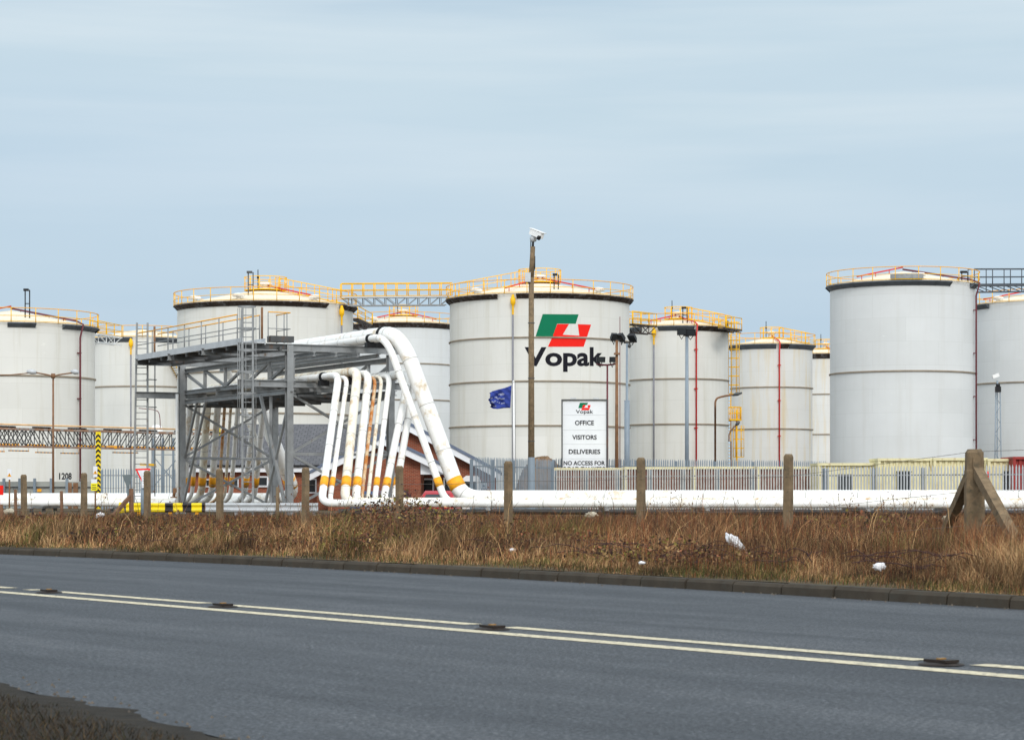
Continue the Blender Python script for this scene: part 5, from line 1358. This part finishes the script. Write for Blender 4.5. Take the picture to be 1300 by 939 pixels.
r = np.random.default_rng(9); g = MB(); mat('grit', (.12, .10, .08), .95, var=.5, scale=30)
for k in range(2600):
    if k < 1500: p = nr[int(r.integers(0, len(nr)))]+Vector((.808, .588, 0))*abs(r.normal(0, .16)); sz = r.uniform(.004, .016)
    else: p = ks[int(r.integers(0, len(ks)-1))]; p = p.lerp(ks[min(len(ks)-1, 1+ks.index(p))], r.random())-Vector((.8, .6, 0))*abs(r.normal(.02, .10)); sz = r.uniform(.006, .02)
    if not (5 < p.y < 50): continue
    a = r.uniform(0, 3); g.add([p+Vector((math.cos(a+q)*sz, math.sin(a+q)*sz, 0)) for q in (0, 1.9, 4.1)]+[p+Vector((0, 0, sz*1.1))], [(0, 1, 3), (1, 2, 3), (2, 0, 3)])
o = g.build('road_grit', 'grit', org=(0, 0, 0)); o['kind'] = 'stuff'; o['label'] = 'loose grit lying along both edges of the road'; o['category'] = 'grit'
grass('dead_stems', 60000, 'upright dead reddish brown weed stems towards the pipeline', 'stems', 24)
# bramble canes and dead leaves
r = np.random.default_rng(31); g = MB(); cols = []
for k in range(2500):
    px = r.uniform(-400, 1780); D = 1/r.uniform(1/88, 1/26); x = (px-650)/F*D; d = float(kd(np.array([x]), np.array([D]))[0])
    if d < 1.8 or D > (90-9*(px-408)/900 if px > 400 else 112): continue
    L = r.uniform(.3, 1.2); a = r.uniform(-.6, .6)+(PI if r.random() < .5 else 0); hh = r.uniform(.18, .5)*(1.5 if 420 < px < 620 and 40 < D < 70 else 1)
    p = Vector((x, D, .15)); pts = [p+Vector((math.cos(a)*L*u, math.sin(a)*L*u*.6, hh*(3.2*u*(1-u*.8)*.62)+r.uniform(-.03, .03))) for u in (0, .15, .3, .45, .6, .75, .9)]
    g.tube(pts, [.007]*3+[.006]*2+[.004]*2 if D < 50 else [.010]*7, 4, cap=False)
mat('cane', (.06, .03, .03), .8, var=.3)
o = g.build('bramble_canes', 'cane', org=(0, 0, 0)); o['kind'] = 'stuff'; o['label'] = 'dark arching bramble canes tangled through the dry grass'; o['category'] = 'brambles'
# tall dead weeds standing against the pipeline
mat('weed', (.16, .085, .05), .9, var=.3)
r = np.random.default_rng(77); g = MB()
for k in range(130):
    px = r.choice([r.normal(1130, 45), r.uniform(0, 1300), r.normal(870, 30), r.normal(480, 60)]); D = r.uniform(36, 62); x = (px-650)/F*D
    L = r.uniform(.45, 1.05); p = Vector((x, D, .15)); le = r.uniform(-.18, .18)
    pts = [p+Vector((le*u*u*L, 0, L*u)) for u in (0, .35, .7, 1)]; g.tube(pts, [.006, .005, .004, .003], 4, cap=False)
    for q in range(int(r.integers(2, 7))):
        u = r.uniform(.45, 1); b0 = p+Vector((le*u*u*L, 0, L*u)); b1 = b0+Vector((r.uniform(-.13, .13), r.uniform(-.05, .05), r.uniform(.04, .16))); g.tube([b0, b1], [.0035, .0025], 3, cap=False)
        if r.random() < .5: g.box(b1, (.018, .018, .03))
o = g.build('tall_weeds', 'weed', org=(0, 0, 0)); o['kind'] = 'stuff'; o['label'] = 'tall thin dead weeds standing up in front of the white pipeline'; o['category'] = 'weeds'
# dead leaves in the brambles
N = 210000; px = r.uniform(-400, 1780, N); D = 1/r.uniform(1/92, 1/30, N); x = (px-650)/F*D; y = D; d = kd(x, y); lim = np.where(px > 400, 90-9*(px-408)/900, 112)
cl_ = vnoise(x, y, .9, 9)+.35*np.exp(-((px-505)/85)**2)*((y > 40) & (y < 70)); ok = (d > 1.4) & (y < lim) & (cl_ > .30+.3*r.random(N)); x, y, d, cl_, PXL = x[ok], y[ok], d[ok], cl_[ok], px[ok]; n_ = len(x)
z = .14+r.random(n_)**.8*(.10+.62*(cl_-.3))*np.clip(d*.4, 0, 1)*np.interp(y, [40, 58, 72, 90], [1.0, .9, .55, .4]); lump = 1+.75*np.exp(-((PXL-505)/85)**2)+.7*np.exp(-((PXL-1120)/70)**2)+.5*np.exp(-((PXL-60)/60)**2); z = .14+(z-.14)*np.where((y > 40) & (y < 70), lump, 1.0); s_ = .026*(.6+.9*r.random(n_))*np.clip(y/38, .9, 2.2)
dirs = r.normal(size=(n_, 2, 3)); dirs /= np.linalg.norm(dirs, axis=2, keepdims=True); c0 = np.stack([x, y, z], 1); U = dirs[:, 0]*s_[:, None]; V = dirs[:, 1]*s_[:, None]*.7
co = np.stack([c0-U, c0-V, c0+U, c0+V], 1)
me = bpy.data.meshes.new('dead_leaves'); me.vertices.add(n_*4); me.vertices.foreach_set('co', co.reshape(-1)); me.loops.add(n_*4); me.polygons.add(n_)
me.loops.foreach_set('vertex_index', np.arange(n_*4, dtype=np.int32)); me.polygons.foreach_set('loop_start', (np.arange(n_)*4).astype(np.int32)); me.update(calc_edges=True); me.validate()
PC = np.array([(.20, .10, .055), (.10, .05, .035), (.32, .20, .09), (.24, .20, .05), (.045, .027, .022), (.26, .10, .05), (.05, .03, .025)])
cc_ = PC[r.integers(0, 7, n_)]*(.5+.8*r.random((n_, 1)))*(.45+.9*vnoise(x, y, 2.6, 15))[:, None]; full = np.ones((n_, 4, 4)); full[:, :, :3] = cc_[:, None]
ca = me.color_attributes.new('Col', 'FLOAT_COLOR', 'POINT'); ca.data.foreach_set('color', full.reshape(-1)); me.materials.append(M['veg'])
o = bpy.data.objects.new('dead_leaves', me); COL.objects.link(o); o['kind'] = 'stuff'; o['label'] = 'brown and yellowish dead leaves in clumps over the brambles'; o['category'] = 'leaves'

# ------------------------------------------------------------------ sky, sun, camera
SUN_EL, SUN_AZ = math.radians(36), math.radians(170)     # azimuth clockwise from +Y (view direction): behind the camera, to its right
w = bpy.data.worlds.new('World'); S.world = w; w.use_nodes = True; nt = w.node_tree; nt.nodes.clear()
out = nt.nodes.new('ShaderNodeOutputWorld'); bg = nt.nodes.new('ShaderNodeBackground'); nt.links.new(bg.outputs[0], out.inputs[0])
sky = nt.nodes.new('ShaderNodeTexSky'); sky.sky_type = 'NISHITA'; sky.sun_disc = False; sky.sun_elevation = SUN_EL; sky.sun_rotation = SUN_AZ; sky.air_density = 1.2; sky.dust_density = 2.0
tc = nt.nodes.new('ShaderNodeTexCoord'); mp = nt.nodes.new('ShaderNodeMapping'); nt.links.new(tc.outputs['Generated'], mp.inputs[0]); mp.inputs['Scale'].default_value = (1.3, 1.3, 9); mp.inputs['Rotation'].default_value = (0, math.radians(1.5), 0)
n1 = noise(nt, mp.outputs[0], 1.7, 5, .5)
mp2 = nt.nodes.new('ShaderNodeMapping'); nt.links.new(tc.outputs['Generated'], mp2.inputs[0]); mp2.inputs['Scale'].default_value = (2.4, 2.4, 34); mp2.inputs['Rotation'].default_value = (0, math.radians(-2), 0)
n2 = noise(nt, mp2.outputs[0], 1.3, 5, .5)
K = 10.0
cloud = ramp(nt, n1, [(.30, (.47, .605, .725)), (.50, (.555, .685, .775)), (.68, (.62, .735, .81))])
cloud = mix(nt, ramp(nt, n2, [(.46, 0.0), (.70, .75)]), cloud, (.68, .775, .835))
sz = nt.nodes.new('ShaderNodeSeparateXYZ'); nt.links.new(tc.outputs['Generated'], sz.inputs[0])
cloud = mix(nt, ramp(nt, sz.outputs[2], [(.05, .65), (.15, 0.0)]), cloud, (.45, .60, .72))
n4 = noise(nt, mp.outputs[0], .55, 3, .5)
cloud = mix(nt, ramp(nt, n4, [(.50, 0.0), (.68, .55)]), cloud, (.46, .60, .77))
# added brightness in the unseen sky behind the camera, to light the tank fronts
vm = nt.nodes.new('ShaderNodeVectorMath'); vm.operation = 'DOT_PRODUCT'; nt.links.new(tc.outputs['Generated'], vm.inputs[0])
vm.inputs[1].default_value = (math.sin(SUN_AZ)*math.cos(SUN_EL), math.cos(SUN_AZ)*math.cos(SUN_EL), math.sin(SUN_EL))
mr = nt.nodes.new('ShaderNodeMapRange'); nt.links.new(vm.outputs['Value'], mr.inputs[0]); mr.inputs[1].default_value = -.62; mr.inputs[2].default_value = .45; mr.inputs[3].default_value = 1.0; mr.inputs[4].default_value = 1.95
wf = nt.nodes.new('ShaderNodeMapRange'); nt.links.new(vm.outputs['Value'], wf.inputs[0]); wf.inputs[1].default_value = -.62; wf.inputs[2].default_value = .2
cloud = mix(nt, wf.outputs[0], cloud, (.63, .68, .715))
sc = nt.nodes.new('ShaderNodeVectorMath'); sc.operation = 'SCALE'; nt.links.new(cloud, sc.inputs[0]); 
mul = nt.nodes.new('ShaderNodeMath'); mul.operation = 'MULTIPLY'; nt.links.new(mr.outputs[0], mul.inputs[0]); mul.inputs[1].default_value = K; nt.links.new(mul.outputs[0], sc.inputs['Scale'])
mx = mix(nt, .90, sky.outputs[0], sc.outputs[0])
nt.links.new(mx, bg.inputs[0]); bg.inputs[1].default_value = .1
sd = bpy.data.lights.new('sun', 'SUN'); sd.energy = 1.4; sd.angle = math.radians(14); sd.color = (1, .96, .90)
so = bpy.data.objects.new('sun', sd); COL.objects.link(so)
dv = Vector((math.sin(SUN_AZ)*math.cos(SUN_EL), math.cos(SUN_AZ)*math.cos(SUN_EL), math.sin(SUN_EL)))
so.rotation_euler = dv.to_track_quat('Z', 'Y').to_euler(); so.location = dv*60+Vector((0, 0, 20))

cd = bpy.data.cameras.new('camera'); co_ = bpy.data.objects.new('camera', cd); COL.objects.link(co_); S.camera = co_
co_.location = (0, 0, H); co_.rotation_euler = (PI/2, 0, 0)
cd.sensor_width = 36; cd.lens = F/1300*36; cd.shift_y = (YH-469.5)/1300; cd.clip_start = .3; cd.clip_end = 6000
cd.dof.use_dof = True; cd.dof.focus_distance = 120; cd.dof.aperture_fstop = 9
S.view_settings.view_transform = 'Standard'; S.view_settings.look = 'None'; S.view_settings.exposure = 0.08; S.view_settings.gamma = 1
S.render.engine = 'CYCLES'; S.render.resolution_x = 1024; S.render.resolution_y = 739
for o in bpy.data.objects:
    for k in ('_o', '_R'):
        if k in o: del o[k]
